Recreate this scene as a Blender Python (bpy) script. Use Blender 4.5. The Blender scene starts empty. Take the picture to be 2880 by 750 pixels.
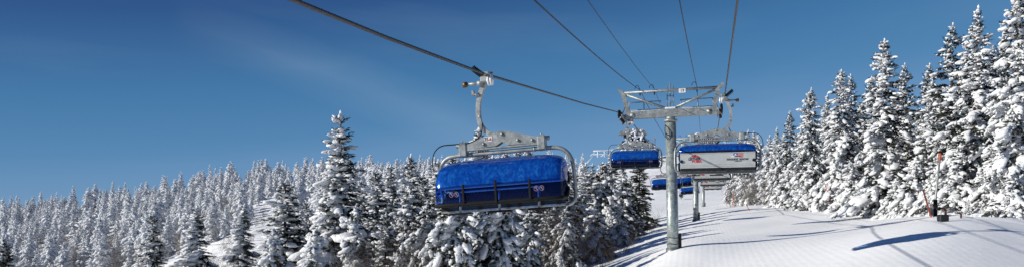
import bpy, math, random
import numpy as np
from mathutils import Vector, Matrix, Euler

random.seed(7)
rng = np.random.default_rng(7)
F = 2057.0            # focal length in photo pixels (2880 wide)
CU, HV = 1440.0, 620.0
LS = 0.262            # lateral drift of the lift line per metre of depth
LANG = math.atan(LS)
scene = bpy.context.scene
col = scene.collection
R = math.radians

# ------------------------------------------------------------------ basics
def pt(u, v, Y):
    return Vector(((u - CU) / F * Y, Y, (HV - v) / F * Y))

def link(o, parent=None):
    col.objects.link(o)
    if parent is not None:
        o.parent = parent
    return o

def tag(o, label, cat, group=None, kind=None):
    if label: o['label'] = label
    if cat: o['category'] = cat
    if group: o['group'] = group
    if kind: o['kind'] = kind
    return o

def empty(name, loc=(0, 0, 0), rot=(0, 0, 0), label=None, cat=None, group=None):
    o = bpy.data.objects.new(name, None)
    o.empty_display_size = 0.3
    link(o)
    o.location = loc
    o.rotation_euler = rot
    return tag(o, label, cat, group)

def copy_tree(o, parent=None, skip=()):
    c = o.copy()
    link(c, parent)
    for ch in list(o.children):
        if any(ch.name.split('.')[0] == s for s in skip):
            continue
        copy_tree(ch, c, skip)
    return c

class MB:
    """collects geometry for one mesh object"""
    def __init__(self):
        self.v = []; self.f = []; self.m = []; self.s = []
    def add(self, vs, fs, mat=0, smooth=False):
        o = len(self.v)
        self.v += [tuple(p) for p in vs]
        for f in fs:
            self.f.append([i + o for i in f]); self.m.append(mat); self.s.append(smooth)
        return self
    def box(self, c, size, rot=None, mat=0, taper=None, bev=0.0):
        hx, hy, hz = size[0] / 2, size[1] / 2, size[2] / 2
        if bev > 0:
            b = min(bev, hx * .45, hy * .45, hz * .45)
            vs = []; idx = {}
            for sx in (-1, 1):
                for sy in (-1, 1):
                    for sz in (-1, 1):
                        for k in range(3):
                            d = [hx - b, hy - b, hz - b]
                            d[k] = (hx, hy, hz)[k]
                            idx[(sx, sy, sz, k)] = len(vs)
                            vs.append(Vector((sx * d[0], sy * d[1], sz * d[2])))
            fs = []
            for k in range(3):
                a, c2 = [j for j in range(3) if j != k]
                for s in (-1, 1):
                    q = []
                    for (p, r) in ((-1, -1), (1, -1), (1, 1), (-1, 1)):
                        key = [0, 0, 0]; key[k] = s; key[a] = p; key[c2] = r
                        q.append(idx[(key[0], key[1], key[2], k)])
                    fs.append(q)
            for k in range(3):           # edge strips along axis k
                a, c2 = [j for j in range(3) if j != k]
                for p in (-1, 1):
                    for r in (-1, 1):
                        k1 = [0, 0, 0]; k2 = [0, 0, 0]
                        k1[k] = -1; k2[k] = 1
                        for kk in (k1, k2):
                            kk[a] = p; kk[c2] = r
                        fs.append([idx[tuple(k1) + (a,)], idx[tuple(k2) + (a,)], idx[tuple(k2) + (c2,)], idx[tuple(k1) + (c2,)]])
            for sx in (-1, 1):
                for sy in (-1, 1):
                    for sz in (-1, 1):
                        fs.append([idx[(sx, sy, sz, 0)], idx[(sx, sy, sz, 1)], idx[(sx, sy, sz, 2)]])
        else:
            vs = [Vector((x, y, z)) for z in (-hz, hz) for y in (-hy, hy) for x in (-hx, hx)]
            if taper:
                for p in vs[4:]:
                    p.x *= taper; p.y *= taper
            fs = [(0, 2, 3, 1), (4, 5, 7, 6), (0, 1, 5, 4), (1, 3, 7, 5), (3, 2, 6, 7), (2, 0, 4, 6)]
        if rot is not None:
            M = Euler(rot).to_matrix() if not isinstance(rot, Matrix) else rot
            vs = [M @ p for p in vs]
        c = Vector(c)
        return self.add([p + c for p in vs], fs, mat)
    def tube(self, pts, r, n=8, mat=0, cap=True, smooth=True, squash=None):
        pts = [Vector(p) for p in pts]
        rs = r if isinstance(r, (list, tuple)) else [r] * len(pts)
        vs = []; fs = []
        t0 = (pts[1] - pts[0]).normalized()
        up = Vector((0, 0, 1)) if abs(t0.z) < .9 else Vector((0, 1, 0))
        a = t0.cross(up).normalized()
        for i, p in enumerate(pts):
            if i == 0: t = pts[1] - pts[0]
            elif i == len(pts) - 1: t = pts[-1] - pts[-2]
            else: t = (pts[i + 1] - pts[i]).normalized() + (pts[i] - pts[i - 1]).normalized()
            t.normalize()
            a = (a - t * a.dot(t))
            if a.length < 1e-6: a = t.orthogonal()
            a.normalize()
            b = t.cross(a)
            for k in range(n):
                an = 2 * math.pi * k / n + (math.pi / n if n == 4 else 0)
                vs.append(p + (a * math.cos(an) + b * math.sin(an)) * rs[i])
        for i in range(len(pts) - 1):
            for k in range(n):
                k2 = (k + 1) % n
                fs.append((i * n + k, i * n + k2, (i + 1) * n + k2, (i + 1) * n + k))
        if cap:
            fs.append(tuple(range(n))[::-1])
            fs.append(tuple((len(pts) - 1) * n + k for k in range(n)))
        return self.add(vs, fs, mat, smooth)
    def prism(self, poly, y0, y1, mat=0, plane='xz'):
        """extrude an xz polygon along y (or yz along x)"""
        n = len(poly)
        if plane == 'xz':
            vs = [(p[0], y0, p[1]) for p in poly] + [(p[0], y1, p[1]) for p in poly]
        else:
            vs = [(y0, p[0], p[1]) for p in poly] + [(y1, p[0], p[1]) for p in poly]
        fs = [tuple(range(n)), tuple(range(2 * n - 1, n - 1, -1))]
        for k in range(n):
            k2 = (k + 1) % n
            fs.append((k, k + n, k2 + n, k2))
        return self.add(vs, fs, mat)
    def build(self, name, mats, parent=None):
        me = bpy.data.meshes.new(name)
        me.from_pydata(self.v, [], self.f)
        if not isinstance(mats, (list, tuple)): mats = [mats]
        for m in mats: me.materials.append(m)
        me.polygons.foreach_set('material_index', self.m)
        me.polygons.foreach_set('use_smooth', self.s)
        import bmesh
        bm = bmesh.new(); bm.from_mesh(me)
        bmesh.ops.recalc_face_normals(bm, faces=bm.faces)
        bm.to_mesh(me); bm.free()
        me.update()
        o = bpy.data.objects.new(name, me)
        return link(o, parent)

def np_mesh(name, V, Fq, mats, mi=None, smooth=None):
    """fast mesh from numpy vertices and an (n,3) or (n,4) face array"""
    me = bpy.data.meshes.new(name)
    nv = len(V); nf = len(Fq); k = Fq.shape[1]
    me.vertices.add(nv)
    me.vertices.foreach_set('co', np.ascontiguousarray(V, dtype=np.float32).ravel())
    me.loops.add(nf * k)
    me.loops.foreach_set('vertex_index', np.ascontiguousarray(Fq, dtype=np.int32).ravel())
    me.polygons.add(nf)
    me.polygons.foreach_set('loop_start', np.arange(0, nf * k, k, dtype=np.int32))
    for m in mats: me.materials.append(m)
    if mi is not None:
        me.polygons.foreach_set('material_index', np.ascontiguousarray(mi, dtype=np.int32))
    if smooth is not None:
        me.polygons.foreach_set('use_smooth', np.ascontiguousarray(smooth, dtype=bool))
    me.update(calc_edges=True)
    me.validate()
    return me

def catmull(pts, n=6):
    P = [Vector(p) for p in pts]
    P = [P[0] * 2 - P[1]] + P + [P[-1] * 2 - P[-2]]
    out = []
    for i in range(1, len(P) - 2):
        for k in range(n):
            t = k / n
            a, b, c, d = P[i - 1], P[i], P[i + 1], P[i + 2]
            out.append(.5 * ((2 * b) + (c - a) * t + (2 * a - 5 * b + 4 * c - d) * t * t + (3 * b - a - 3 * c + d) * t ** 3))
    out.append(P[-2])
    return out

# --------------------------------------------------------------- materials
def mat(name, color, rough=.6, metal=0., noise=0., nscale=8., color2=None, bump=0., bscale=30., coat=0., spec=.5, detail=5.):
    m = bpy.data.materials.new(name)
    m.use_nodes = True
    nt = m.node_tree; N = nt.nodes; L = nt.links
    b = N['Principled BSDF']
    b.inputs['Base Color'].default_value = (*color, 1)
    b.inputs['Roughness'].default_value = rough
    b.inputs['Metallic'].default_value = metal
    b.inputs['Specular IOR Level'].default_value = spec
    if coat: b.inputs['Coat Weight'].default_value = coat
    tc = N.new('ShaderNodeTexCoord')
    if color2 is None and noise > 0:
        color2 = tuple(c * (1 - noise) for c in color)
    if color2 is not None:
        n = N.new('ShaderNodeTexNoise'); n.inputs['Scale'].default_value = nscale
        n.inputs['Detail'].default_value = detail; n.inputs['Roughness'].default_value = .62
        L.new(tc.outputs['Object'], n.inputs['Vector'])
        r = N.new('ShaderNodeValToRGB')
        r.color_ramp.elements[0].position = .35; r.color_ramp.elements[1].position = .65
        r.color_ramp.elements[0].color = (*color, 1); r.color_ramp.elements[1].color = (*color2, 1)
        L.new(n.outputs['Fac'], r.inputs['Fac'])
        L.new(r.outputs['Color'], b.inputs['Base Color'])
    if bump > 0:
        n2 = N.new('ShaderNodeTexNoise'); n2.inputs['Scale'].default_value = bscale
        n2.inputs['Detail'].default_value = 4
        L.new(tc.outputs['Object'], n2.inputs['Vector'])
        bp = N.new('ShaderNodeBump'); bp.inputs['Strength'].default_value = bump
        bp.inputs['Distance'].default_value = .03
        L.new(n2.outputs['Fac'], bp.inputs['Height'])
        L.new(bp.outputs['Normal'], b.inputs['Normal'])
    return m

def galvanised(name, c1, c2, rough=.5, metal=.55):
    """zinc spangle: voronoi patches over a cloudy grey, a few stains"""
    m = mat(name, c1, rough, metal)
    nt = m.node_tree; N = nt.nodes; L = nt.links; b = N['Principled BSDF']
    tc = N.new('ShaderNodeTexCoord')
    vo = N.new('ShaderNodeTexVoronoi'); vo.inputs['Scale'].default_value = 14
    no = N.new('ShaderNodeTexNoise'); no.inputs['Scale'].default_value = 3.2; no.inputs['Detail'].default_value = 6
    L.new(tc.outputs['Object'], vo.inputs['Vector']); L.new(tc.outputs['Object'], no.inputs['Vector'])
    mx = N.new('ShaderNodeMath'); mx.operation = 'MULTIPLY_ADD'; mx.inputs[1].default_value = .35
    sep = N.new('ShaderNodeSeparateColor')
    L.new(vo.outputs['Color'], sep.inputs['Color'])
    L.new(sep.outputs['Red'], mx.inputs[0]); L.new(no.outputs['Fac'], mx.inputs[2])
    r = N.new('ShaderNodeValToRGB')
    r.color_ramp.elements[0].position = .38; r.color_ramp.elements[1].position = .92
    r.color_ramp.elements[0].color = (*c2, 1); r.color_ramp.elements[1].color = (*c1, 1)
    L.new(mx.outputs[0], r.inputs['Fac']); L.new(r.outputs['Color'], b.inputs['Base Color'])
    mr = N.new('ShaderNodeMapRange'); mr.inputs['To Min'].default_value = rough - .12; mr.inputs['To Max'].default_value = rough + .18
    L.new(no.outputs['Fac'], mr.inputs['Value']); L.new(mr.outputs[0], b.inputs['Roughness'])
    return m

M = {}
M['galv'] = galvanised('galvanised_steel', (.40, .42, .41), (.20, .215, .21))
M['galv_dark'] = galvanised('weathered_steel', (.33, .34, .34), (.15, .155, .16))
M['frame'] = galvanised('dull_frame_steel', (.17, .18, .185), (.07, .075, .08))
M['pole'] = galvanised('tower_tube_paint', (.46, .50, .48), (.17, .21, .205), .42, .5)
M['black'] = mat('black_rubber', (.009, .009, .010), .7, noise=.4, nscale=20, spec=.2)
M['dark'] = mat('dark_plastic', (.016, .017, .02), .6, noise=.4, nscale=12, spec=.25)
M['panel'] = mat('seat_back_panel', (.43, .445, .44), .45, color2=(.36, .375, .375), nscale=2.5)
M['seatfoam'] = mat('seat_cushion', (.018, .018, .02), .7, noise=.4, nscale=15)
M['rope'] = mat('steel_rope', (.085, .085, .085), .55, .3, color2=(.035, .035, .035), nscale=30)
M['wire'] = mat('dark_wire', (.02, .02, .022), .6, noise=.3, nscale=9)
M['bronze'] = mat('bronze_roller', (.16, .09, .035), .45, .5, noise=.4, nscale=14)
M['white'] = mat('white_plastic', (.75, .75, .74), .45, noise=.1, nscale=10)
M['red'] = mat('red_print', (.55, .015, .03), .5, noise=.1, nscale=10)
M['ink'] = mat('dark_print', (.045, .045, .05), .5, noise=.2, nscale=10)
M['bluep'] = mat('blue_print', (.03, .09, .36), .5, noise=.1, nscale=10)
M['pink'] = mat('faded_sticker', (.22, .17, .28), .5, noise=.1, nscale=10)
M['orange'] = mat('orange_plastic', (.70, .10, .03), .5, noise=.3, nscale=8)
M['pad'] = mat('black_safety_pad', (.012, .013, .018), .6, noise=.4, nscale=6)
M['rust'] = mat('rusty_pipe', (.10, .025, .02), .7, noise=.5, nscale=9)
M['bark'] = mat('spruce_bark', (.075, .055, .042), .9, color2=(.035, .027, .022), nscale=9, bump=.5, bscale=18)
M['twig'] = mat('brown_twig', (.115, .082, .06), .85, color2=(.05, .038, .032), nscale=3)
M['frost_twig'] = mat('frosted_twig', (.27, .245, .22), .85, color2=(.10, .08, .065), nscale=5)
M['rime'] = mat('rime_ice', (.80, .82, .85), .8, color2=(.60, .63, .68), nscale=1.5, bump=.6, bscale=3)
M['dull_rime'] = mat('dull_rime', (.34, .36, .38), .8, color2=(.10, .105, .11), nscale=.5, bump=.6, bscale=2)
M['cloth_blue'] = mat('ski_suit', (.05, .07, .16), .8, noise=.3, nscale=10)
M['skin'] = mat('skin', (.45, .26, .19), .6, noise=.1, nscale=9)
M['hair'] = mat('dark_helmet', (.02, .02, .024), .5, noise=.2, nscale=9)

def foliage_mat(name, c1, c2, frost, thr):
    m = bpy.data.materials.new(name); m.use_nodes = True
    nt = m.node_tree; N = nt.nodes; L = nt.links; b = N['Principled BSDF']
    b.inputs['Roughness'].default_value = .75; b.inputs['Specular IOR Level'].default_value = .2
    tc = N.new('ShaderNodeTexCoord'); oi = N.new('ShaderNodeObjectInfo')
    n1 = N.new('ShaderNodeTexNoise'); n1.inputs['Scale'].default_value = 1.3; n1.inputs['Detail'].default_value = 3
    n2 = N.new('ShaderNodeTexNoise'); n2.inputs['Scale'].default_value = 5.5; n2.inputs['Detail'].default_value = 5
    L.new(tc.outputs['Object'], n1.inputs['Vector']); L.new(tc.outputs['Object'], n2.inputs['Vector'])
    r1 = N.new('ShaderNodeValToRGB'); r1.color_ramp.elements[0].position = .3; r1.color_ramp.elements[1].position = .7
    r1.color_ramp.elements[0].color = (*c1, 1); r1.color_ramp.elements[1].color = (*c2, 1)
    L.new(n1.outputs['Fac'], r1.inputs['Fac'])
    r2 = N.new('ShaderNodeValToRGB'); r2.color_ramp.elements[0].position = thr - .05; r2.color_ramp.elements[1].position = thr + .09
    r2.color_ramp.elements[0].color = (0, 0, 0, 1); r2.color_ramp.elements[1].color = (1, 1, 1, 1)
    L.new(n2.outputs['Fac'], r2.inputs['Fac'])
    mx = N.new('ShaderNodeMix'); mx.data_type = 'RGBA'
    L.new(r2.outputs['Color'], mx.inputs[0]); L.new(r1.outputs['Color'], mx.inputs[6])
    mx.inputs[7].default_value = (*frost, 1)
    hs = N.new('ShaderNodeHueSaturation')
    mr = N.new('ShaderNodeMapRange'); mr.inputs['To Min'].default_value = .75; mr.inputs['To Max'].default_value = 1.25
    L.new(oi.outputs['Random'], mr.inputs['Value']); L.new(mr.outputs[0], hs.inputs['Value'])
    L.new(mx.outputs[2], hs.inputs['Color']); L.new(hs.outputs['Color'], b.inputs['Base Color'])
    return m
M['needle'] = foliage_mat('spruce_needles', (.026, .036, .022), (.055, .062, .038), (.40, .42, .44), .60)
M['needle_frost'] = foliage_mat('frosted_needles', (.03, .038, .035), (.075, .08, .08), (.42, .44, .47), .55)

def snow_mat(name, c, c2, bscale, bstr):
    m = mat(name, c, .75, color2=c2, nscale=2.2, spec=.25)
    nt = m.node_tree; N = nt.nodes; L = nt.links; b = N['Principled BSDF']
    tc = N.new('ShaderNodeTexCoord')
    n = N.new('ShaderNodeTexNoise'); n.inputs['Scale'].default_value = bscale; n.inputs['Detail'].default_value = 5
    n.inputs['Roughness'].default_value = .65
    L.new(tc.outputs['Object'], n.inputs['Vector'])
    bp = N.new('ShaderNodeBump'); bp.inputs['Strength'].default_value = bstr; bp.inputs['Distance'].default_value = .12
    L.new(n.outputs['Fac'], bp.inputs['Height']); L.new(bp.outputs['Normal'], b.inputs['Normal'])
    tl = N.new('ShaderNodeBsdfTranslucent'); tl.inputs['Color'].default_value = (.80, .86, .95, 1); ms = N.new('ShaderNodeMixShader')
    ms.inputs[0].default_value = .12
    L.new(b.outputs[0], ms.inputs[1]); L.new(tl.outputs[0], ms.inputs[2]); L.new(ms.outputs[0], N['Material Output'].inputs['Surface'])
    return m
M['snow'] = snow_mat('bough_snow', (.90, .905, .91), (.80, .81, .83), 7, .5)
M['snow_far'] = snow_mat('rimed_snow', (.86, .87, .885), (.68, .70, .735), 4, .8)

def ground_mat():
    m = bpy.data.materials.new('groomed_snow'); m.use_nodes = True
    nt = m.node_tree; N = nt.nodes; L = nt.links; b = N['Principled BSDF']
    b.inputs['Roughness'].default_value = .65; b.inputs['Specular IOR Level'].default_value = .25
    geo = N.new('ShaderNodeNewGeometry')
    at = N.new('ShaderNodeAttribute'); at.attribute_name = 'groom'
    n1 = N.new('ShaderNodeTexNoise'); n1.inputs['Scale'].default_value = .25; n1.inputs['Detail'].default_value = 7
    L.new(geo.outputs['Position'], n1.inputs['Vector'])
    r = N.new('ShaderNodeValToRGB'); r.color_ramp.elements[0].position = .3; r.color_ramp.elements[1].position = .7
    r.color_ramp.elements[0].color = (.92, .92, .915, 1); r.color_ramp.elements[1].color = (.965, .965, .955, 1)
    L.new(n1.outputs['Fac'], r.inputs['Fac']); L.new(r.outputs['Color'], b.inputs['Base Color'])
    # cat tracks: stripes that run up the slope along the lift line
    mp = N.new('ShaderNodeMapping'); mp.vector_type = 'POINT'
    mp.inputs['Rotation'].default_value = (0, 0, LANG)
    L.new(geo.outputs['Position'], mp.inputs['Vector'])
    w1 = N.new('ShaderNodeTexWave'); w1.inputs['Scale'].default_value = .95; w1.inputs['Distortion'].default_value = .6
    w1.inputs['Detail'].default_value = 1; w1.inputs['Detail Scale'].default_value = .12
    w2 = N.new('ShaderNodeTexWave'); w2.inputs['Scale'].default_value = .115; w2.inputs['Distortion'].default_value = 1.5
    w2.inputs['Detail Scale'].default_value = .1; w2.wave_profile = 'SAW'
    L.new(mp.outputs[0], w1.inputs['Vector']); L.new(mp.outputs[0], w2.inputs['Vector'])
    n2 = N.new('ShaderNodeTexNoise'); n2.inputs['Scale'].default_value = 1.6; n2.inputs['Detail'].default_value = 8
    n2.inputs['Roughness'].default_value = .6
    L.new(geo.outputs['Position'], n2.inputs['Vector'])
    a = N.new('ShaderNodeMath'); a.operation = 'MULTIPLY_ADD'; a.inputs[1].default_value = .2
    L.new(w1.outputs['Fac'], a.inputs[0]); L.new(w2.outputs['Fac'], a.inputs[2])
    g = N.new('ShaderNodeMath'); g.operation = 'MULTIPLY'
    L.new(a.outputs[0], g.inputs[0]); L.new(at.outputs['Fac'], g.inputs[1])
    b1 = N.new('ShaderNodeBump'); b1.inputs['Strength'].default_value = .27; b1.inputs['Distance'].default_value = .05
    L.new(g.outputs[0], b1.inputs['Height'])
    b2 = N.new('ShaderNodeBump'); b2.inputs['Strength'].default_value = .22; b2.inputs['Distance'].default_value = .14
    L.new(n2.outputs['Fac'], b2.inputs['Height']); L.new(b1.outputs['Normal'], b2.inputs['Normal'])
    L.new(b2.outputs['Normal'], b.inputs['Normal'])
    return m
M['ground'] = ground_mat()

def bubble_mat():
    m = bpy.data.materials.new('blue_bubble_plastic'); m.use_nodes = True
    nt = m.node_tree; N = nt.nodes; L = nt.links; b = N['Principled BSDF']
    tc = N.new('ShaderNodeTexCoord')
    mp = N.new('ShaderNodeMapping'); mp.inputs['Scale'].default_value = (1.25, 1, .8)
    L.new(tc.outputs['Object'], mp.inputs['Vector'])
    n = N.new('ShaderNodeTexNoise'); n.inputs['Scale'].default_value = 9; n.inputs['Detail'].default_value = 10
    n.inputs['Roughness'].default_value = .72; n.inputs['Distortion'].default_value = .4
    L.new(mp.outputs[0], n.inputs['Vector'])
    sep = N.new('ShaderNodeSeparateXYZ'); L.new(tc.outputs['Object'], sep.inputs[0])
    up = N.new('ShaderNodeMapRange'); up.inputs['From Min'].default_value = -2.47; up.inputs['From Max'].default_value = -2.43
    L.new(sep.outputs['Z'], up.inputs['Value'])                     # upper shell, where mirrored snowy trees are painted into the blue as noise
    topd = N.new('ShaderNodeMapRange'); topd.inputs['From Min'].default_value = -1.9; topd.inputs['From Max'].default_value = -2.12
    L.new(sep.outputs['Z'], topd.inputs['Value'])  # painted reflection turns deeper blue towards the top edge
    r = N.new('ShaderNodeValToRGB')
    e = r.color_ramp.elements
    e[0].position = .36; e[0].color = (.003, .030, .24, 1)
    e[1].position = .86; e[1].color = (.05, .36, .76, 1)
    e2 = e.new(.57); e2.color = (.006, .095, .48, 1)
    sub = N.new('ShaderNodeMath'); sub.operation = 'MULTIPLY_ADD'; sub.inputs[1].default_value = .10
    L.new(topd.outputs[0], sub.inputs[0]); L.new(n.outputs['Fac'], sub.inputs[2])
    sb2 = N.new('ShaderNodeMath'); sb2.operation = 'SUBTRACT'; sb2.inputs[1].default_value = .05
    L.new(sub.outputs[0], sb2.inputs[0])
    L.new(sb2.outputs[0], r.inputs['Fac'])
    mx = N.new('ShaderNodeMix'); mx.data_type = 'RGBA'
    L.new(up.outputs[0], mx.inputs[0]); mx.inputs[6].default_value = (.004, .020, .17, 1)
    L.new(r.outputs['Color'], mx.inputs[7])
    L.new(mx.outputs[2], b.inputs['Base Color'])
    b.inputs['Roughness'].default_value = .12
    b.inputs['Metallic'].default_value = .35; b.inputs['Coat Weight'].default_value = .6; b.inputs['Coat Roughness'].default_value = .03
    tr = N.new('ShaderNodeBsdfTransparent'); tr.inputs['Color'].default_value = (.18, .42, 1.0, 1)
    ms = N.new('ShaderNodeMixShader')
    fc = N.new('ShaderNodeMapRange'); fc.inputs['To Min'].default_value = .17; fc.inputs['To Max'].default_value = .93
    L.new(up.outputs[0], fc.inputs['Value'])
    L.new(fc.outputs[0], ms.inputs[0]); L.new(tr.outputs[0], ms.inputs[1]); L.new(b.outputs[0], ms.inputs[2])
    L.new(ms.outputs[0], N['Material Output'].inputs['Surface'])
    return m
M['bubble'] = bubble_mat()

# ----------------------------------------------------------------- terrain
CP = [  # photo column, depth (m), photo row of the snow surface
 (1893,44,692),(1957,91,622),(1977,170,585),(1900,300,500),(1900,420,436),(2000,420,432),
 (2000,37,752),(2200,34,738),(2400,31,705),(2450,32,682),(2580,33.5,648),(2700,35.5,622),(2700,44,611),(2880,38,622),(2880,46,608),(2880,28,708),(2645,47,606),(2400,42,656),(2400,60,627),(2400,72,595),
 (2290,95,584),(2150,120,575),(2060,150,580),(2200,45,672),(2200,60,642),(2200,80,608),(2200,100,585),
 (2050,45,686),(2050,60,656),(2050,80,618),(2050,95,600),(2045,165,567),(2050,200,556),
 (1820,44,735),(1740,44,768),(1820,60,692),(1820,80,658),(1820,110,635),(1850,130,608),(1850,170,588),(1850,250,530),(1850,420,436),
 (1700,44,792),(1700,60,738),(1700,80,705),(1700,110,662),(1700,170,605),(1700,420,480),
 (1600,50,790),(1600,60,755),(1600,80,725),(1600,170,640),(1600,420,497),
 (1440,45,835),(1440,100,720),(1440,200,640),(1440,420,500),
 (1200,45,845),(1200,100,735),(1200,200,650),(1200,420,498),
 (950,40,850),(950,100,720),(950,200,640),(950,300,585),(950,420,512),
 (700,45,820),(700,60,765),(700,120,690),(700,200,640),(700,320,590),(700,420,520),
 (500,45,840),(500,100,775),(500,200,722),(500,320,635),(500,420,554),
 (250,60,900),(250,150,820),(250,240,750),(250,320,685),(250,420,589),
 (0,60,920),(0,150,840),(0,240,770),(0,320,715),(0,420,628),
 (-400,60,940),(-400,240,790),(-400,420,650),
 (2200,170,566),(2200,420,440),(2500,100,580),(2500,170,565),(2500,420,450),(2880,100,590),(2880,420,480),(3300,50,630),(3300,420,480),(3300,20,900),
 (1440,15,1440),(2000,15,1190),(2000,25,890),(1700,25,960),(2880,18,890),(800,20,1330),(0,20,1330),(-400,20,1330),
]
for (u_, v_) in ((-400,650),(0,628),(250,589),(500,554),(700,520),(950,512),(1200,498),(1440,500),(1700,480),(1900,436),(2200,440),(2500,450),(2880,480)):
    CP.append((u_, 620, v_ + 40)); CP.append((u_, 1300, v_ + 110))
CPA = np.array(CP, float)
KU, KY = 1 / 260.0, 4.2
def _ker(d2):
    return np.where(d2 > 1e-12, .5 * d2 * np.log(np.maximum(d2, 1e-12)), 0)
_P = np.stack([CPA[:, 0] * KU, np.log(CPA[:, 1]) * KY], 1)
_n = len(_P)
_D = ((_P[:, None] - _P[None]) ** 2).sum(-1)
_A = np.zeros((_n + 3, _n + 3)); _A[:_n, :_n] = _ker(_D) + np.eye(_n) * .12
_A[:_n, _n] = 1; _A[:_n, _n + 1:] = _P; _A[_n, :_n] = 1; _A[_n + 1:, :_n] = _P.T
_W = np.linalg.solve(_A, np.concatenate([(CPA[:, 2] - HV) / F * 1000, np.zeros(3)]))
def ground_z(X, Y):
    X = np.atleast_1d(np.asarray(X, float)); Y = np.atleast_1d(np.asarray(Y, float))
    Yc = np.clip(Y, 14, 1400)
    u = np.clip(CU + F * X / np.maximum(Y, 1e-3), -500, 3400)
    u = np.where(Y <= 1, np.where(X < 0, -500, 3400), u)
    Q = np.stack([u * KU, np.log(Yc) * KY], -1)
    out = np.zeros(len(Q))
    for i in range(0, len(Q), 20000):
        q = Q[i:i + 20000]
        d = ((q[:, None] - _P[None]) ** 2).sum(-1)
        out[i:i + 20000] = _ker(d) @ _W[:_n] + _W[_n] + q @ _W[_n + 1:]
    z = -out / 1000 * Yc
    near = np.clip((Y - 8) / 10, 0, 1)
    z = z * near + (-6.3) * (1 - near)
    d = X - (9.44 + LS * (Y - 44))
    rough = np.clip((np.abs(d - 4) - 10) / 8, 0, 1)
    z = z + rough * (.16 * np.sin(X * .55 + 1.3 * np.sin(Y * .31)) * np.sin(Y * .47 + .8) + .10 * np.sin(X * 1.3 + Y * .9))
    z = z + .05 * np.sin(X * .33 + Y * .21) + .03 * np.sin(X * .8 - Y * .6)
    return z
def gz(x, y): return float(ground_z(x, y)[0])
def gpt(u, Y): 
    x = (u - CU) / F * Y
    return Vector((x, Y, gz(x, Y)))

def hit(u, v, y0=18., y1=260.):
    """first point of the snow surface seen at photo position (u, v)"""
    Y = np.concatenate([np.arange(y0, 90, .2), np.arange(90, y1, 1.0)])
    z = ground_z((u - CU) / F * Y, Y); k = np.nonzero(z >= (HV - v) / F * Y - .02)[0]
    Yh = float(Y[k[0]]) if len(k) else y1
    return Vector(((u - CU) / F * Yh, Yh, gz((u - CU) / F * Yh, Yh)))

def build_ground():
    th = np.concatenate([np.arange(-180, -50, 4.0), np.arange(-50, 50, .22), np.arange(50, 180.1, 4.0)])
    rr = np.concatenate([[0.5, 2, 4, 7], np.geomspace(10, 700, 330), [900, 1200, 1800, 2600]])
    T, RR = np.meshgrid(np.radians(th), rr)
    X = RR * np.sin(T); Y = RR * np.cos(T)
    Z = ground_z(X.ravel(), Y.ravel()).reshape(X.shape)
    Z = np.where(Y < 0, -6.3 + np.minimum(0, Y) * .06, Z)
    V = np.stack([X.ravel(), Y.ravel(), Z.ravel()], 1)
    nr, nt = X.shape
    i = np.arange(nr - 1)[:, None] * nt + np.arange(nt - 1)[None]
    Fq = np.stack([i, i + 1, i + nt + 1, i + nt], -1).reshape(-1, 4)
    me = np_mesh('snow_slope', V, Fq, [M['ground']], smooth=np.ones(len(Fq), bool))
    d = X - (9.44 + LS * (Y - 44))
    g = (np.clip(1 - (np.abs(d - 3.5) - 7) / 4, 0, 1) * np.clip((Y - 5) / 10, 0, 1)).ravel()
    at = me.attributes.new('groom', 'FLOAT', 'POINT'); at.data.foreach_set('value', g.astype(np.float32))
    o = link(bpy.data.objects.new('snow_slope', me))
    o['kind'] = 'structure'
build_ground()

# ------------------------------------------------------------------- trees
def ico(level):
    t = (1 + 5 ** .5) / 2
    v = [(-1, t, 0), (1, t, 0), (-1, -t, 0), (1, -t, 0), (0, -1, t), (0, 1, t), (0, -1, -t), (0, 1, -t), (t, 0, -1), (t, 0, 1), (-t, 0, -1), (-t, 0, 1)]
    f = [(0, 11, 5), (0, 5, 1), (0, 1, 7), (0, 7, 10), (0, 10, 11), (1, 5, 9), (5, 11, 4), (11, 10, 2), (10, 7, 6), (7, 1, 8), (3, 9, 4), (3, 4, 2), (3, 2, 6), (3, 6, 8), (3, 8, 9), (4, 9, 5), (2, 4, 11), (6, 2, 10), (8, 6, 7), (9, 8, 1)]
    v = [np.array(p, float) / np.linalg.norm(p) for p in v]
    for _ in range(level):
        c = {}; nf = []
        def mid(a, b):
            k = (min(a, b), max(a, b))
            if k not in c:
                p = v[a] + v[b]; v.append(p / np.linalg.norm(p)); c[k] = len(v) - 1
            return c[k]
        for (a, b, d) in f:
            x, y, z = mid(a, b), mid(b, d), mid(d, a)
            nf += [(a, x, z), (b, y, x), (d, z, y), (x, y, z)]
        f = nf
    return np.array(v), np.array(f)
ICO0 = ico(0); ICO1 = ico(1)
OCT = (np.array([(1, 0, 0), (-1, 0, 0), (0, 1, 0), (0, -1, 0), (0, 0, 1), (0, 0, -1)], float),
       np.array([(0, 2, 4), (2, 1, 4), (1, 3, 4), (3, 0, 4), (2, 0, 5), (1, 2, 5), (3, 1, 5), (0, 3, 5)]))

def lumps(base, C, D, S, rg, jit=.32):
    """blobs at C with long axis D (unit), sizes S (n,3)"""
    bv, bf = base
    n = len(C)
    up = np.tile(np.array([0, 0, 1.0]), (n, 1))
    a = D; b = np.cross(up, a); bl = np.linalg.norm(b, axis=1, keepdims=True); b = b / np.maximum(bl, 1e-6)
    c = np.cross(a, b)
    rad = 1 + rg.uniform(-jit, jit, (n, len(bv)))
    L = bv[None] * rad[..., None] * S[:, None, :]
    V = C[:, None] + L[..., 0:1] * a[:, None] + L[..., 1:2] * b[:, None] + L[..., 2:3] * c[:, None]
    Fc = bf[None] + (np.arange(n) * len(bv))[:, None, None]
    return V.reshape(-1, 3), Fc.reshape(-1, 3)

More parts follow.
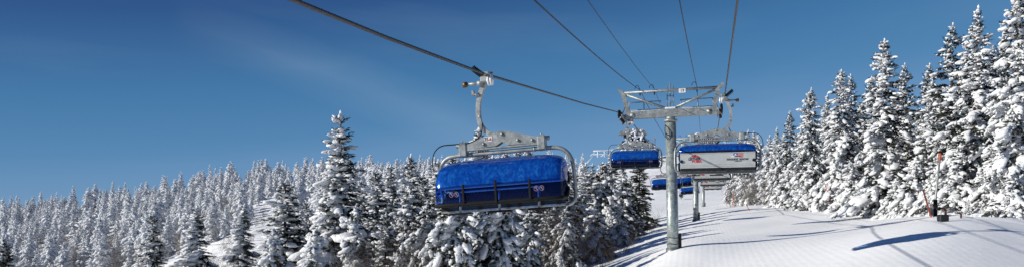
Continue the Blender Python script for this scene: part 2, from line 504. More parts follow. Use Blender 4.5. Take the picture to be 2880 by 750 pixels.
def sprigs(P, D, Ln, W, rg):
    """flat pointed needle sprays starting at P along D"""
    n = len(P)
    rv = rg.normal(size=(n, 3)) * .5 + np.array([0, 0, 1.0])
    s = np.cross(D, rv); s /= np.maximum(np.linalg.norm(s, axis=1, keepdims=True), 1e-6)
    tip = P + D * Ln[:, None]; mid = P + D * Ln[:, None] * .45
    mid[:, 2] += Ln * .04
    V = np.stack([P, mid + s * W[:, None], tip, mid - s * W[:, None]], 1).reshape(-1, 3)
    i = np.arange(n)[:, None] * 4
    Fc = np.concatenate([i + np.array([[0, 1, 2]]), i + np.array([[0, 2, 3]])], 0)
    return V, Fc

def spruce_data(seed, H=10., Rr=1.9, whorl=.30, nper=6, twig=.10, lump_step=.17, lump_base=ICO1, wind=None, windk=0., cover=.85,
                lump_size=1., fine=1.0, rime=1.0, droop=.35, pads=0., power=.8, gap=.12, lean=0.):
    rg = np.random.default_rng(seed)
    TP, TD, TL, TW = [], [], [], []
    SC, SD, SS = [], [], []
    FC, FD, FS = [], [], []
    z = H * .03
    k = 0
    ph = rg.uniform(0, 6.28, 2); fr = rg.uniform(5, 8), rg.uniform(11, 17)
    while z < H * .985:
        t = z / H
        np_ = max(3, int(round(nper * (1 - .35 * t) + rg.uniform(-.8, .8))))
        a0 = rg.uniform(0, 6.28)
        ring = rg.uniform(.74, 1.16) * (1 + .13 * math.sin(t * fr[0] + ph[0]) + .12 * math.sin(t * fr[1] + ph[1]))
        for j in range(np_):
            if rg.random() < gap: continue
            az = a0 + 6.283 * j / np_ + rg.uniform(-.35, .35)
            L = Rr * ((1 - t) ** power) * ring * rg.uniform(.62, 1.18) + .10
            L *= min(1, .55 + t * 5)
            el = np.interp(t, [0, .35, .75, 1], [-.30, -.18, .12, .75]) + rg.uniform(-.15, .15)
            d = np.array([math.cos(az) * math.cos(el), math.sin(az) * math.cos(el), math.sin(el)])
            side = np.array([-math.sin(az), math.cos(az), 0])
            base = np.array([0, 0, z + rg.uniform(-.12, .12)])
            dr = droop * rg.uniform(.5, 1.4) * (1 - .6 * t)
            def pos(s):
                s = np.asarray(s)[:, None]
                return base + d * (s * L) + np.array([0, 0, 1.0]) * (-dr * L * s ** 2 + .12 * L * s ** 4)
            wf = 1.0
            if wind is not None:
                wf = 1 - windk * (.5 - .5 * math.cos(az - wind))
            # needle sprays
            ns = max(4, int(L / twig * 2 * fine))
            s = rg.uniform(.12, 1.0, ns); p = pos(s); p[:, 2] += rg.uniform(-.05, .05 + .05 * L, ns)
            sg = rg.choice([-1.0, 1.0], ns)
            dd = d[None] * rg.uniform(.45, 1.0, ns)[:, None] + side[None] * (sg * rg.uniform(.3, .95, ns))[:, None]
            dd[:, 2] += rg.uniform(-.55, .12, ns)
            dd /= np.linalg.norm(dd, axis=1, keepdims=True)
            ln = (.20 * L * (1.15 - s) + .16) * rg.uniform(.7, 1.35, ns)
            TP.append(p); TD.append(dd); TL.append(ln); TW.append(np.clip(ln * .16, .02, .06) / max(fine, .35) ** .5 * rg.uniform(.8, 1.3, ns))
            # snow loads
            nl = int(L / lump_step * rg.uniform(.8, 1.2)) + 1
            s = np.clip((np.arange(nl) + rg.uniform(.2, .9, nl)) / nl, .15, 1.02)
            keep = rg.random(nl) < cover * wf * (.75 + .4 * s)
            s = s[keep]
            if len(s):
                p = pos(s)
                off = rg.normal(0, .12, len(s)) * (.4 + L * .5)
                p = p + side[None] * off[:, None]
                w = (.075 + .075 * L * (1.2 - .55 * s)) * rg.uniform(.65, 1.35, len(s)) * lump_size * (.75 + .25 * wf)
                p[:, 2] += w * .32 - np.abs(off) * .25
                dz = d[None] + np.array([0, 0, -1.0])[None] * (2 * dr * s)[:, None] + side[None] * (np.sign(off) * rg.uniform(0, .7, len(s)))[:, None]
                dz /= np.linalg.norm(dz, axis=1, keepdims=True)
                SC.append(p); SD.append(dz)
                SS.append(np.stack([w * rg.uniform(1.1, 1.9, len(s)), w * rg.uniform(.75, 1.15, len(s)), w * rg.uniform(.42, .72, len(s))], 1))
            if pads > 0 and rg.random() < pads * wf and L > .6:
                s = np.array([rg.uniform(.6, .95)]); p = pos(s); p[:, 2] += .10
                dz = (d + np.array([0, 0, -dr * 1.6])); dz /= np.linalg.norm(dz)
                w = rg.uniform(.17, .32) * min(1.5, .5 + L * .42) * min(1, lump_size / 1.45)
                SC.append(p); SD.append(dz[None]); SS.append(np.array([[w * 1.8, w * 1.15, w * .62]]))
            # fine rime on the twigs
            nf = int(L / .17 * 3.2 * fine * rime)
            if nf:
                s = rg.uniform(.2, 1.05, nf); p = pos(s) + side[None] * (rg.normal(0, .24, nf) * (.3 + L * .45))[:, None]
                p[:, 2] += rg.uniform(-.22, .08, nf)
                kk = rg.random(nf) < wf
                p = p[kk]
                w = rg.uniform(.03, .085, len(p)) * lump_size / max(fine, .4) ** .5
                FC.append(p); dz = rg.normal(size=(len(p), 3)); dz[:, 2] -= .4
                dz /= np.linalg.norm(dz, axis=1, keepdims=True); FD.append(dz)
                FS.append(np.stack([w * 1.7, w, w * .75], 1))
        z += whorl * rg.uniform(.8, 1.2) * (1 - .35 * t)
        k += 1
    # leader
    TP.append(np.tile([[0, 0, H * .965]], (6, 1)) + rg.normal(0, .02, (6, 3))); dd = rg.normal(0, .3, (6, 3)); dd[:, 2] = 1
    TD.append(dd / np.linalg.norm(dd, axis=1, keepdims=True)); TL.append(rg.uniform(.25, .5, 6)); TW.append(np.full(6, .03))
    SC.append(np.array([[0, 0, H * .99], [.03, .02, H * 1.012]])); SD.append(np.array([[.05, 0, 1.0], [0, .05, 1.0]])); SS.append(np.array([[.15, .08, .08], [.11, .05, .05]]) * lump_size)
    fol = sprigs(np.concatenate(TP), np.concatenate(TD), np.concatenate(TL), np.concatenate(TW), rg)
    sn = lumps(lump_base, np.concatenate(SC), np.concatenate(SD), np.concatenate(SS), rg)
    if FC:
        fi = lumps(OCT, np.concatenate(FC), np.concatenate(FD), np.concatenate(FS), rg, .3)
        sn = (np.concatenate([sn[0], fi[0]]), np.concatenate([sn[1], fi[1] + len(sn[0])]))
    # trunk
    n = 7; zs = np.linspace(-1.2, H * .97, 10); vs = []; wob = np.cumsum(rg.normal(0, .025, (10, 2)), 0) * np.linspace(0, 1, 10)[:, None]
    for q, zz in enumerate(zs):
        r = (.016 * H) * (1 - max(zz, 0) / H) + .015
        for k in range(n):
            an = 6.283 * k / n
            vs.append((wob[q, 0] * .3 + r * math.cos(an), wob[q, 1] * .3 + r * math.sin(an), zz))
    fs = []
    for q in range(9):
        for k in range(n):
            k2 = (k + 1) % n
            fs.append((q * n + k, q * n + k2, (q + 1) * n + k2)); fs.append((q * n + k, (q + 1) * n + k2, (q + 1) * n + k))
    return (np.array(vs), np.array(fs)), fol, sn

PROTO = {}
def make_proto(key, nfol='needle', nsnow='snow', **kw):
    tr, fo, sn = spruce_data(**kw)
    a = np_mesh('trunk', tr[0], tr[1], [M['bark']], smooth=np.ones(len(tr[1]), bool))
    b = np_mesh('crown', fo[0], fo[1], [M[nfol]])
    c = np_mesh('bough_snow', sn[0], sn[1], [M[nsnow]], smooth=np.ones(len(sn[1]), bool))
    PROTO[key] = (kw.get('H', 10.), a, b, c)

WIND = math.pi            # snow plastered on the side facing -X
make_proto('nearA', seed=11, H=10, Rr=2.45, cover=.95, wind=WIND, windk=.8, pads=.25, lump_size=1.25, lump_step=.19, twig=.036, rime=.3, gap=.16)
make_proto('nearB', seed=12, H=10, Rr=2.5, cover=.78, wind=WIND, windk=.6, pads=.25, lump_size=1.25, lump_step=.22, twig=.030, gap=.2, rime=.3)
make_proto('nearC', seed=13, H=10, Rr=2.8, cover=.74, wind=WIND, windk=.5, pads=.42, droop=.95, twig=.028, lump_size=1.2, lump_step=.21, rime=.35, gap=.16)
make_proto('nearD', seed=14, H=10, Rr=1.9, cover=.90, wind=WIND, windk=.95, pads=.25, twig=.034, lump_size=1.7, lump_step=.24, nper=5, rime=.25)
make_proto('darkA', seed=15, H=10, Rr=2.2, cover=.16, wind=WIND, windk=.8, pads=.04, twig=.030, fine=1.2, lump_size=1.2, lump_step=.3, rime=.15)
make_proto('rightA', seed=21, H=14, Rr=2.9, whorl=.38, cover=.76, pads=.30, droop=.6, twig=.045, lump_step=.27, lump_size=1.25, wind=WIND, windk=.45, rime=.55, gap=.16)
make_proto('rightB', seed=22, H=14, Rr=3.2, whorl=.40, cover=.80, pads=.38, droop=.75, twig=.045, lump_step=.28, lump_size=1.35, wind=WIND, windk=.45, gap=.2, rime=.5)
make_proto('rightC', seed=23, H=14, Rr=2.5, whorl=.36, cover=.80, pads=.22, droop=.55, twig=.045, lump_step=.26, lump_size=1.2, wind=WIND, windk=.5, rime=.55, power=.85, gap=.14)
make_proto('rightD', seed=24, H=14, Rr=2.8, whorl=.40, cover=.36, pads=.06, droop=.45, twig=.038, lump_step=.30, lump_size=1.15, wind=WIND, windk=.7, rime=.4, gap=.2)
make_proto('rightE', seed=25, H=14, Rr=2.7, whorl=.40, cover=.78, pads=.25, droop=.8, twig=.042, lump_step=.24, lump_size=1.2, wind=WIND, windk=.45, rime=.5, gap=.18, power=.62)
make_proto('rightF', seed=26, H=14, Rr=3.1, whorl=.37, cover=.70, pads=.22, droop=.7, twig=.042, lump_step=.25, lump_size=1.2, wind=WIND, windk=.5, rime=.5, gap=.22, power=.7)
make_proto('bough', seed=33, H=8, Rr=3.0, whorl=.36, cover=.78, pads=.55, droop=1.05, twig=.020, lump_step=.19, lump_size=1.15, wind=WIND, windk=.35, rime=.8, gap=.2, power=.7)
make_proto('lowA', seed=31, H=5, Rr=2.3, whorl=.25, cover=.72, pads=.55, droop=.9, twig=.036, lump_step=.24, lump_size=1.4, wind=WIND, windk=.35, rime=.5)
make_proto('lowB', seed=32, H=6, Rr=2.3, whorl=.27, cover=.58, pads=.4, droop=.7, twig=.036, lump_step=.26, lump_size=1.35, wind=WIND, windk=.45, rime=.5, gap=.2)

FARP = []
for k in range(6):
    tr, fo, sn = spruce_data(seed=60 + k, H=14, Rr=[3.3, 3.9, 3.0, 3.6, 4.4, 3.4][k], whorl=1.0, nper=6, twig=.34, lump_step=.95,
                             lump_base=ICO0, cover=.97, lump_size=3.0, fine=.7, rime=.16, droop=.6, gap=.16, wind=WIND, windk=.45, power=[.75, .55, .85, .6, .7, .5][k])
    V = np.concatenate([tr[0], fo[0], sn[0]])
    Fc = np.concatenate([tr[1], fo[1] + len(tr[0]), sn[1] + len(tr[0]) + len(fo[0])])
    mi = np.concatenate([np.zeros(len(tr[1])), np.ones(len(fo[1])), np.full(len(sn[1]), 2)]).astype(np.int32)
    FARP.append((V, Fc, mi))
MIDP = []
for k in range(4):
    tr, fo, sn = spruce_data(seed=80 + k, H=11, Rr=[2.9, 2.4, 3.3, 2.7][k], whorl=.62, nper=6, twig=.16, lump_step=.52,
                             lump_base=ICO1, cover=.92, lump_size=2.3, fine=.7, rime=.25, droop=.75, gap=.16, wind=WIND, windk=.5, power=[.7, .6, .78, .66][k])
    V = np.concatenate([tr[0], fo[0], sn[0]])
    Fc = np.concatenate([tr[1], fo[1] + len(tr[0]), sn[1] + len(tr[0]) + len(fo[0])])
    mi = np.concatenate([np.zeros(len(tr[1])), np.ones(len(fo[1])), np.full(len(sn[1]), 2)]).astype(np.int32)
    MIDP.append((V, Fc, mi))
FAR_MATS = [M['bark'], M['needle_frost'], M['snow_far']]
MID_MESH = [np_mesh('frosted_spruce', V, Fc, FAR_MATS, mi, mi == 2) for (V, Fc, mi) in MIDP]
FAR_MESH = [np_mesh('frosted_spruce', V, Fc, FAR_MATS, mi, mi == 2) for (V, Fc, mi) in FARP]

def tree(u, vtop, Y, proto, label, group=None, width=1.0, lean=None, name='snowy_spruce', base=None):
    g = gpt(u, Y)
    if base is not None: g.z = (HV - base) / F * Y
    ztop = (HV - vtop) / F * Y
    h = ztop - g.z
    H0, a, b, c = PROTO[proto]
    s = h / (H0 * 1.04)
    if lean is None: lean = random.gauss(0, .016)
    e = empty(name, g, (random.gauss(0, .012), lean, random.uniform(-.5, .5)), label, 'tree', group)
    sw = s * width
    if sw / s > 1.6: sw = s * 1.6
    e.scale = (sw, sw, s)
    for nm, me in (('trunk', a), ('crown', b), ('bough_snow', c)):
        link(bpy.data.objects.new(nm, me), e)
    return e

# right side wall of spruces
RT = 'spruces along the right edge of the run'
right = [
 (2868,-45,43,'rightF','tallest snowy spruce cut off by the right edge of the photo',1.0),
 (2738,4,51,'rightC','very tall slender snow laden spruce whose tip almost touches the top edge',1.15),
 (2668,54,58,'rightD','tall dark spruce with bare green tip beside the tallest slender one',1.05),
 (2490,98,66,'rightE','slender snow laden spruce with a lone spire rising above its neighbours on the right',1.2),
 (2556,168,71,'rightD','darker pointed spruce just right of the lone spire',1.0),
 (2360,188,84,'rightE','snow covered spruce with a thin white spire, left of a darker twin',1.1),
 (2398,200,89,'rightD','darker spruce with pointed top close beside a thin white spire',1.0),
 (2270,240,96,'rightF','broad snow laden spruce with a thick white top, above the orange wand',1.0),
 (2325,256,101,'rightC','short white spire spruce between two taller ones',1.0),
 (2222,305,110,'rightD','speckled spruce with sharp top right of the upper chair',1.0),
 (2188,352,122,'rightC','small white topped spruce next to the speckled one',1.0),
]
for (u, vt, Y, p, lb, w) in right: tree(u, vt, Y, p, lb, RT, w)
FILL = 'spruce half hidden in the snowy wall of trees on the right'
fills = [(2815,85,58,'rightD'),(2615,170,78,'rightD'),(2450,205,92,'rightD'),(2770,150,62,'rightE'),(2700,190,66,'rightF'),(2530,250,80,'rightE'),
 (2425,280,98,'rightF'),(2300,330,112,'rightE'),(2250,360,120,'rightF'),(2160,375,132,'rightB'),(2640,240,70,'rightF'),(2580,300,84,'rightE'),
 (2380,330,104,'rightB'),(2840,180,52,'rightB'),(2485,300,86,'rightB'),(2120,365,150,'rightA'),(2088,400,160,'rightB'),(2058,425,166,'rightC'),(2140,400,150,'rightB'),
 (2075,380,190,'rightC'),(2105,360,200,'rightC'),(2200,370,128,'rightB'),(2340,300,98,'rightB'),(2930,60,50,'rightB'),(2960,30,44,'rightA'),
 (2610,215,64,'rightA'),(2790,120,70,'rightC')]
for (u, vt, Y, p) in fills: tree(u, vt, Y, p, FILL, 'background spruces on the right', random.uniform(1.0, 1.3))
LOW = [(2800,395,46,'lowA','low bushy spruce buried in thick snow at the far right'),(2700,400,50,'lowB','low spruce with heavy drooping white boughs behind the tall grey lance'),
 (2575,440,58,'lowA','low spruce with broad snow pads left of the tall grey lance'),(2470,440,68,'lowB','low spruce with boughs sweeping to the snow behind the left orange wand'),
 (2395,450,76,'lowA','low spruce sagging under snow just above the left orange wand'),(2285,440,90,'lowB','bushy low spruce at the bend in the tree line right of the upper chair'),
 (2855,470,42,'lowB','low spruce in the bottom of the tree wall touching the right edge'),(2640,430,55,'lowB','low spruce with grey twigs showing behind the right orange wand'),
 (2215,470,104,'lowA','low frosted spruce next to the bare trees right of the chairs'),(2520,500,60,'lowA','smallest spruce mound at the foot of the wall, between the two orange wands')]
for (u, vt, Y, p, lb) in LOW: tree(u, vt, Y, p, lb, RT, random.uniform(1.1, 1.35))

# left side wood
LT = 'spruces in the wood left of the lift'
left = [
 (958,303,40,'nearA','tall lone spruce plastered white on its left side, left of the near chair',1.22),
 (1150,425,48,'nearB','dark green spruce with scattered snow just left of the near chair',1.0),
 (680,568,56,'nearD','small narrow spruce standing alone on the snowy clearing',1.35),
 (432,590,46,'nearB','small dark spruce rising from the bottom edge at the left, left of two',1.1),
 (552,575,48,'nearD','small spruce white on its left side with a long side bough',1.5),
 (800,497,42,'nearB','bulky spruce with big snow clumps left of the tall lone spruce',1.6),
 (14,650,33,'darkA','dark green spruce in the bottom left corner of the photo',.8),
 (1338,352,62,'nearD','spruce tip showing above the steel beam of the near chair',1.1),
 (1285,505,31,'bough','spruce with drooping white boughs under the left end of the near chair',1.0),
 (1405,490,32,'bough','spruce with thick hanging snow boughs under the middle of the near chair',1.05),
 (1490,410,58,'nearB','snowy spruce behind the right end of the near chair',1.0),
 (1600,468,66,'nearB','spruce with snow clumps left of the second blue chair',1.0),
 (1640,452,74,'nearA','spruce white on top below the frosted railing',1.1),
 (1690,452,82,'bough','broad spruce below the second blue chair',1.0),
 (1752,462,88,'nearC','spruce with a big white bough under the second blue chair',1.0),
 (1798,430,98,'darkA','dark nearly snowless spruce at the edge of the run left of the numbered tower',.95),
 (1725,420,104,'nearB','spruce behind the second blue chair',1.0),
 (1010,575,35,'lowB','low spruce with flat snow shelves in front of the tall lone spruce',1.0),
 (1085,590,37,'nearB','low dark spruce left of the near chair with a white shelf bough',1.1),
 (890,640,33,'lowA','low snow heaped spruce at the bottom edge under the tall lone spruce',1.0),
 (770,640,36,'lowA','low spruce with a large white pad at the bottom edge left of centre',1.0),
 (1205,560,34,'bough','speckled spruce below the left corner of the near chair',1.0),
 (1540,560,48,'nearB','dark spruce with small snow clumps right below the near chair',1.1),
 (1365,400,70,'nearA','snowy spruce behind the top tube of the near chair',1.1),
 (1590,575,47,'bough','spruce with drooping boughs near the bottom edge left of the numbered tower',1.0),
 (1670,560,62,'lowB','low spruce with white boughs at the edge of the wood',1.0),
 (1745,560,76,'lowB','low speckled spruce in front of the dark nearly snowless one',1.0),
 (1490,585,36,'bough','low spruce with hanging grey boughs at the bottom edge under the near chair',1.0),
 (1130,680,32,'lowB','small snowy spruce peeking up at the bottom edge, left of the near chair',1.0),
]
for (u, vt, Y, p, lb, w) in left: tree(u, vt, Y, p, lb, LT, w * (1.3 if Y > 57 and u > 1300 else 1.0))
LFILL = 'snowy spruce in the crowded wood behind the near chair'
for (u, vt, Y, p) in [(1060,470,70,'nearB'),(1230,440,75,'nearA'),(1280,430,90,'nearB'),(1430,420,85,'nearB'),(1550,440,95,'nearA'),(1180,480,64,'nearB'),
                      (1100,455,85,'nearA'),(1020,500,80,'nearB'),(1500,450,75,'nearC'),(1570,500,60,'nearB'),(870,560,60,'nearB'),(910,520,75,'nearA'),
                      (1390,430,105,'nearA'),(1460,415,110,'nearA'),(1310,440,110,'nearB'),(1620,480,100,'nearB'),(1665,455,120,'nearA'),(1770,500,115,'nearB'),(1350,520,52,'nearC'),(1250,500,55,'nearC'),(1450,520,50,'nearC'),(830,610,52,'nearC')]:
    tree(u, vt, Y, p, LFILL, 'background spruces on the left', random.uniform(1.2, 1.55))

# ------------------------------------------------ far frosted forest on the hill
def uclear(v): return np.interp(v, [552, 600, 640, 690, 760], [742, 716, 680, 610, 500])
pts = []
cell = {}
tries = 0
while tries < 9000:
    tries += 1
    Y = math.sqrt(random.uniform(195 ** 2, 450 ** 2)); u = random.uniform(-120, 1900)
    x = (u - CU) / F * Y; z = gz(x, Y); v = HV - z / Y * F
    if v > 552 and uclear(v) < u < (790 if v < 615 else 960): continue
    if u > 1560 and Y < 395: continue
    if u > 1640: continue
    if u > 960 and Y < 280: continue
    ck = (int(x // 7.7), int(Y // 7.7)); bad = False
    for i in (-1, 0, 1):
        for j in (-1, 0, 1):
            for (a, b) in cell.get((ck[0] + i, ck[1] + j), ()):
                if (a - x) ** 2 + (b - Y) ** 2 < (6.2 if Y > 350 else 7.6) ** 2: bad = True
    if bad: continue
    cell.setdefault(ck, []).append((x, Y)); pts.append((x, Y, z, u))
for (u, Y) in ((1937, 415), (1925, 420), (2032, 418), (2040, 416), (2052, 420), (2120, 400), (2133, 395), (2110, 410), (2100, 400), (2085, 395)):
    x = (u - CU) / F * Y; pts.append((x, Y, gz(x, Y), u))
pts.sort(key=lambda p: p[1])
print('far trees', len(pts))
NI = 195
FV, FF, FM = [], [], []; off = 0
for i, (x, Y, z, u) in enumerate(pts):
    k = random.randrange(6); s = (.42 + .68 * random.random() ** 1.4) * (.85 if u > 1900 else 1.0); w = (s * .6 + .36) * random.uniform(.85, 1.25); rz = random.uniform(0, .8)
    if i < NI:
        s *= 1.15; w = s * random.uniform(1.0, 1.4)
        o = link(bpy.data.objects.new('frosted_spruce', MID_MESH[k % 4]))
        o.location = (x, Y, z); o.scale = (w, w, s); o.rotation_euler = (0, 0, rz)
        tag(o, 'frosted grey white spruce on the lower part of the far forested hillside', 'tree', 'frosted spruces on the lower far hillside')
    else:
        V, Fc, mi = FARP[k]
        c, sn = math.cos(rz), math.sin(rz)
        W = np.stack([(V[:, 0] * c - V[:, 1] * sn) * w + x, (V[:, 0] * sn + V[:, 1] * c) * w + Y, V[:, 2] * s + z], 1)
        FV.append(W); FF.append(Fc + off); FM.append(mi); off += len(V)
FM = np.concatenate(FM)
o = link(bpy.data.objects.new('far_forest', np_mesh('far_forest', np.concatenate(FV), np.concatenate(FF), FAR_MATS, FM, FM == 2)))
tag(o, 'dense frosted spruce forest covering the far hill up to its ridge', 'forest', None, 'stuff')

# ------------------------------------------------------------------ bushes
def bush_mesh(seed, H=2.5, n=16, m='twig', thick=.012, spread=.5):
    rg = random.Random(seed); mb = MB()
    def grow(p, d, L, r, lev):
        q = [p]
        steps = 4
        for i in range(steps):
            d = (d + Vector((rg.gauss(0, .13), rg.gauss(0, .13), rg.gauss(.04, .08)))).normalized()
            q.append(q[-1] + d * (L / steps))
        mb.tube(q, [r * (1 - .17 * i) for i in range(len(q))], 3, cap=False)
        if lev < 3:
            for _ in range(rg.randint(2, 4) if lev < 2 else rg.randint(1, 3)):
                j = rg.randint(1, len(q) - 1)
                dd = (d + Vector((rg.gauss(0, .6), rg.gauss(0, .6), rg.gauss(.1, .3)))).normalized()
                grow(q[j], dd, L * rg.uniform(.4, .7), r * .6, lev + 1)
    for i in range(n):
        a = rg.uniform(0, 6.28); e = rg.uniform(.0, spread)
        grow(Vector((rg.gauss(0, .25), rg.gauss(0, .25), -.2)), Vector((math.cos(a) * e, math.sin(a) * e, 1)).normalized(), H * rg.uniform(.4, .75), thick, 0)
    ob = mb.build('bare_bush', M[m])
    me = ob.data
    bpy.data.objects.remove(ob)
    return me
BUSH = [bush_mesh(1, 3.2, 13), bush_mesh(2, 3.8, 11, spread=.4), bush_mesh(3, 2.2, 18, spread=.8), bush_mesh(4, 5.0, 9, thick=.022, spread=.35)]
FBUSH = [bush_mesh(5, 4.5, 12, 'frost_twig', .02, .5), bush_mesh(6, 5.5, 9, 'frost_twig', .03, .4)]
def bush(u, Y, k, s, label, group, frost=False, base=None):
    g = gpt(u, Y)
    if base is not None: g.z = (HV - base) / F * Y
    o = link(bpy.data.objects.new('bare_bush', (FBUSH if frost else BUSH)[k]))
    o.location = g; o.scale = (s, s, s); o.rotation_euler = (0, 0, random.uniform(0, 6))
    return tag(o, label, 'bush', group)
BL = 'leafless brown bush tangled between the spruces left of the lift'
for (u, Y, k, s) in [(1000,30,3,1.0),(1050,29,1,1.2),(1100,30,3,.95),(1160,31,1,1.3),(1220,32,0,1.4),(930,30,1,1.1),(870,31,0,1.2),(1500,42,3,1.15),(1460,41,3,1.2),(1535,44,3,1.2),(1575,47,3,1.1),(1610,50,3,1.0),(1010,29,3,1.0),(1075,29,0,1.5),(900,29,0,1.3),(1140,30,3,1.0),(1630,52,1,1.1),(1290,33,1,1.1),(1340,33,0,1.2),(1000,34,1,1.2),(1040,36,0,1.3),(1075,34,2,1.3),(930,35,0,1.0),(1110,38,3,1.1),(1170,42,1,1.3),(1220,40,0,1.2),(860,36,2,1.2),(980,42,3,1.0),
                     (1455,50,3,1.2),(1490,48,1,1.4),(1520,52,0,1.5),(1560,55,3,1.1),(1475,44,2,1.3),(1450,60,3,1.3),(1580,62,1,1.4),(1640,66,3,1.0),(1660,60,0,1.3),
                     (640,52,2,.9),(715,50,0,.9),(600,54,1,.7),(740,56,2,.8),(480,48,2,.8),(1140,36,2,1.2),(1250,39,1,1.1),(1340,42,2,1.1),(1400,39,0,1.0)]:
    bush(u, Y, k, s, BL, 'bare bushes in the left wood')
for (u, Y, k, s) in [(655,150,2,1.3),(690,190,0,1.2),(720,240,2,1.8),(640,110,0,.9),(600,95,2,1.0),(700,280,2,2.0),(560,80,2,.9),(740,210,0,1.2),(668,90,0,.7),(745,290,2,2.0),(625,130,2,1.1),(710,150,2,1.1)]:
    bush(u, Y, k, s, 'sparse bare shrub in the open snowy clearing on the left', 'shrubs in the left clearing')
BE = 'low reddish brown bush on the bank at the left edge of the groomed run'
for (u, Y, k, s) in [(1830,92,2,.75),(1815,84,0,.6),(1845,100,2,.7),(1795,76,2,.9),(1775,70,0,.7),(1755,66,2,.9),(1735,60,2,.85),(1715,56,0,.7),(1700,54,2,.9),(1810,90,1,.6),(1780,80,1,.7),(1850,112,0,.8),(1690,58,1,.8),(1765,60,2,.5),(1680,50,2,.8)]:
    bush(u, Y, k, s, BE, 'low bushes on the bank')
BR = 'bare frosted shrub tree in the thicket right of the chairs'
for (u, Y, k, s) in [(2060,140,0,1.2),(2085,138,1,1.2),(2105,130,0,1.3),(2130,128,1,1.1),(2160,124,0,1.1),(2185,116,1,1.0),(2072,146,1,1.3),(2120,140,1,1.4),(2150,130,0,1.3)]:
    bush(u, Y, k, s, BR, 'frosted shrubs right of the chairs', True)
BF = 'grey fuzzy leafless tree among the frosted spruces on the far hill'
for i in range(95):
    u = random.uniform(0, 680); Y = random.uniform(185, 330)
    x = (u - CU) / F * Y; v = HV - gz(x, Y) / Y * F
    if v > 552 and uclear(v) < u: continue
    bush(u, Y, i % 2, random.uniform(1.3, 2.1), BF, 'leafless trees on the far hill', True)

# ---------------------------------------------------------------- lettering
def text_obj(name, s, size, material, parent, loc, rot, bold=0., sx=1.0, extr=.002):
    cu = bpy.data.curves.new('lettering', 'FONT'); cu.body = s; cu.size = size; cu.align_x = 'CENTER'; cu.align_y = 'CENTER'
    cu.extrude = extr; cu.offset = bold; cu.resolution_u = 3
    t = bpy.data.objects.new('tmp_text', cu); col.objects.link(t)
    bpy.context.view_layer.update()
    me = bpy.data.meshes.new_from_object(t.evaluated_get(bpy.context.evaluated_depsgraph_get()))
    bpy.data.objects.remove(t)
    me.name = name; me.materials.clear(); me.materials.append(material)
    o = bpy.data.objects.new(name, me); link(o, parent)
    o.location = loc; o.rotation_euler = rot; o.scale = (sx, 1, 1)
    return o

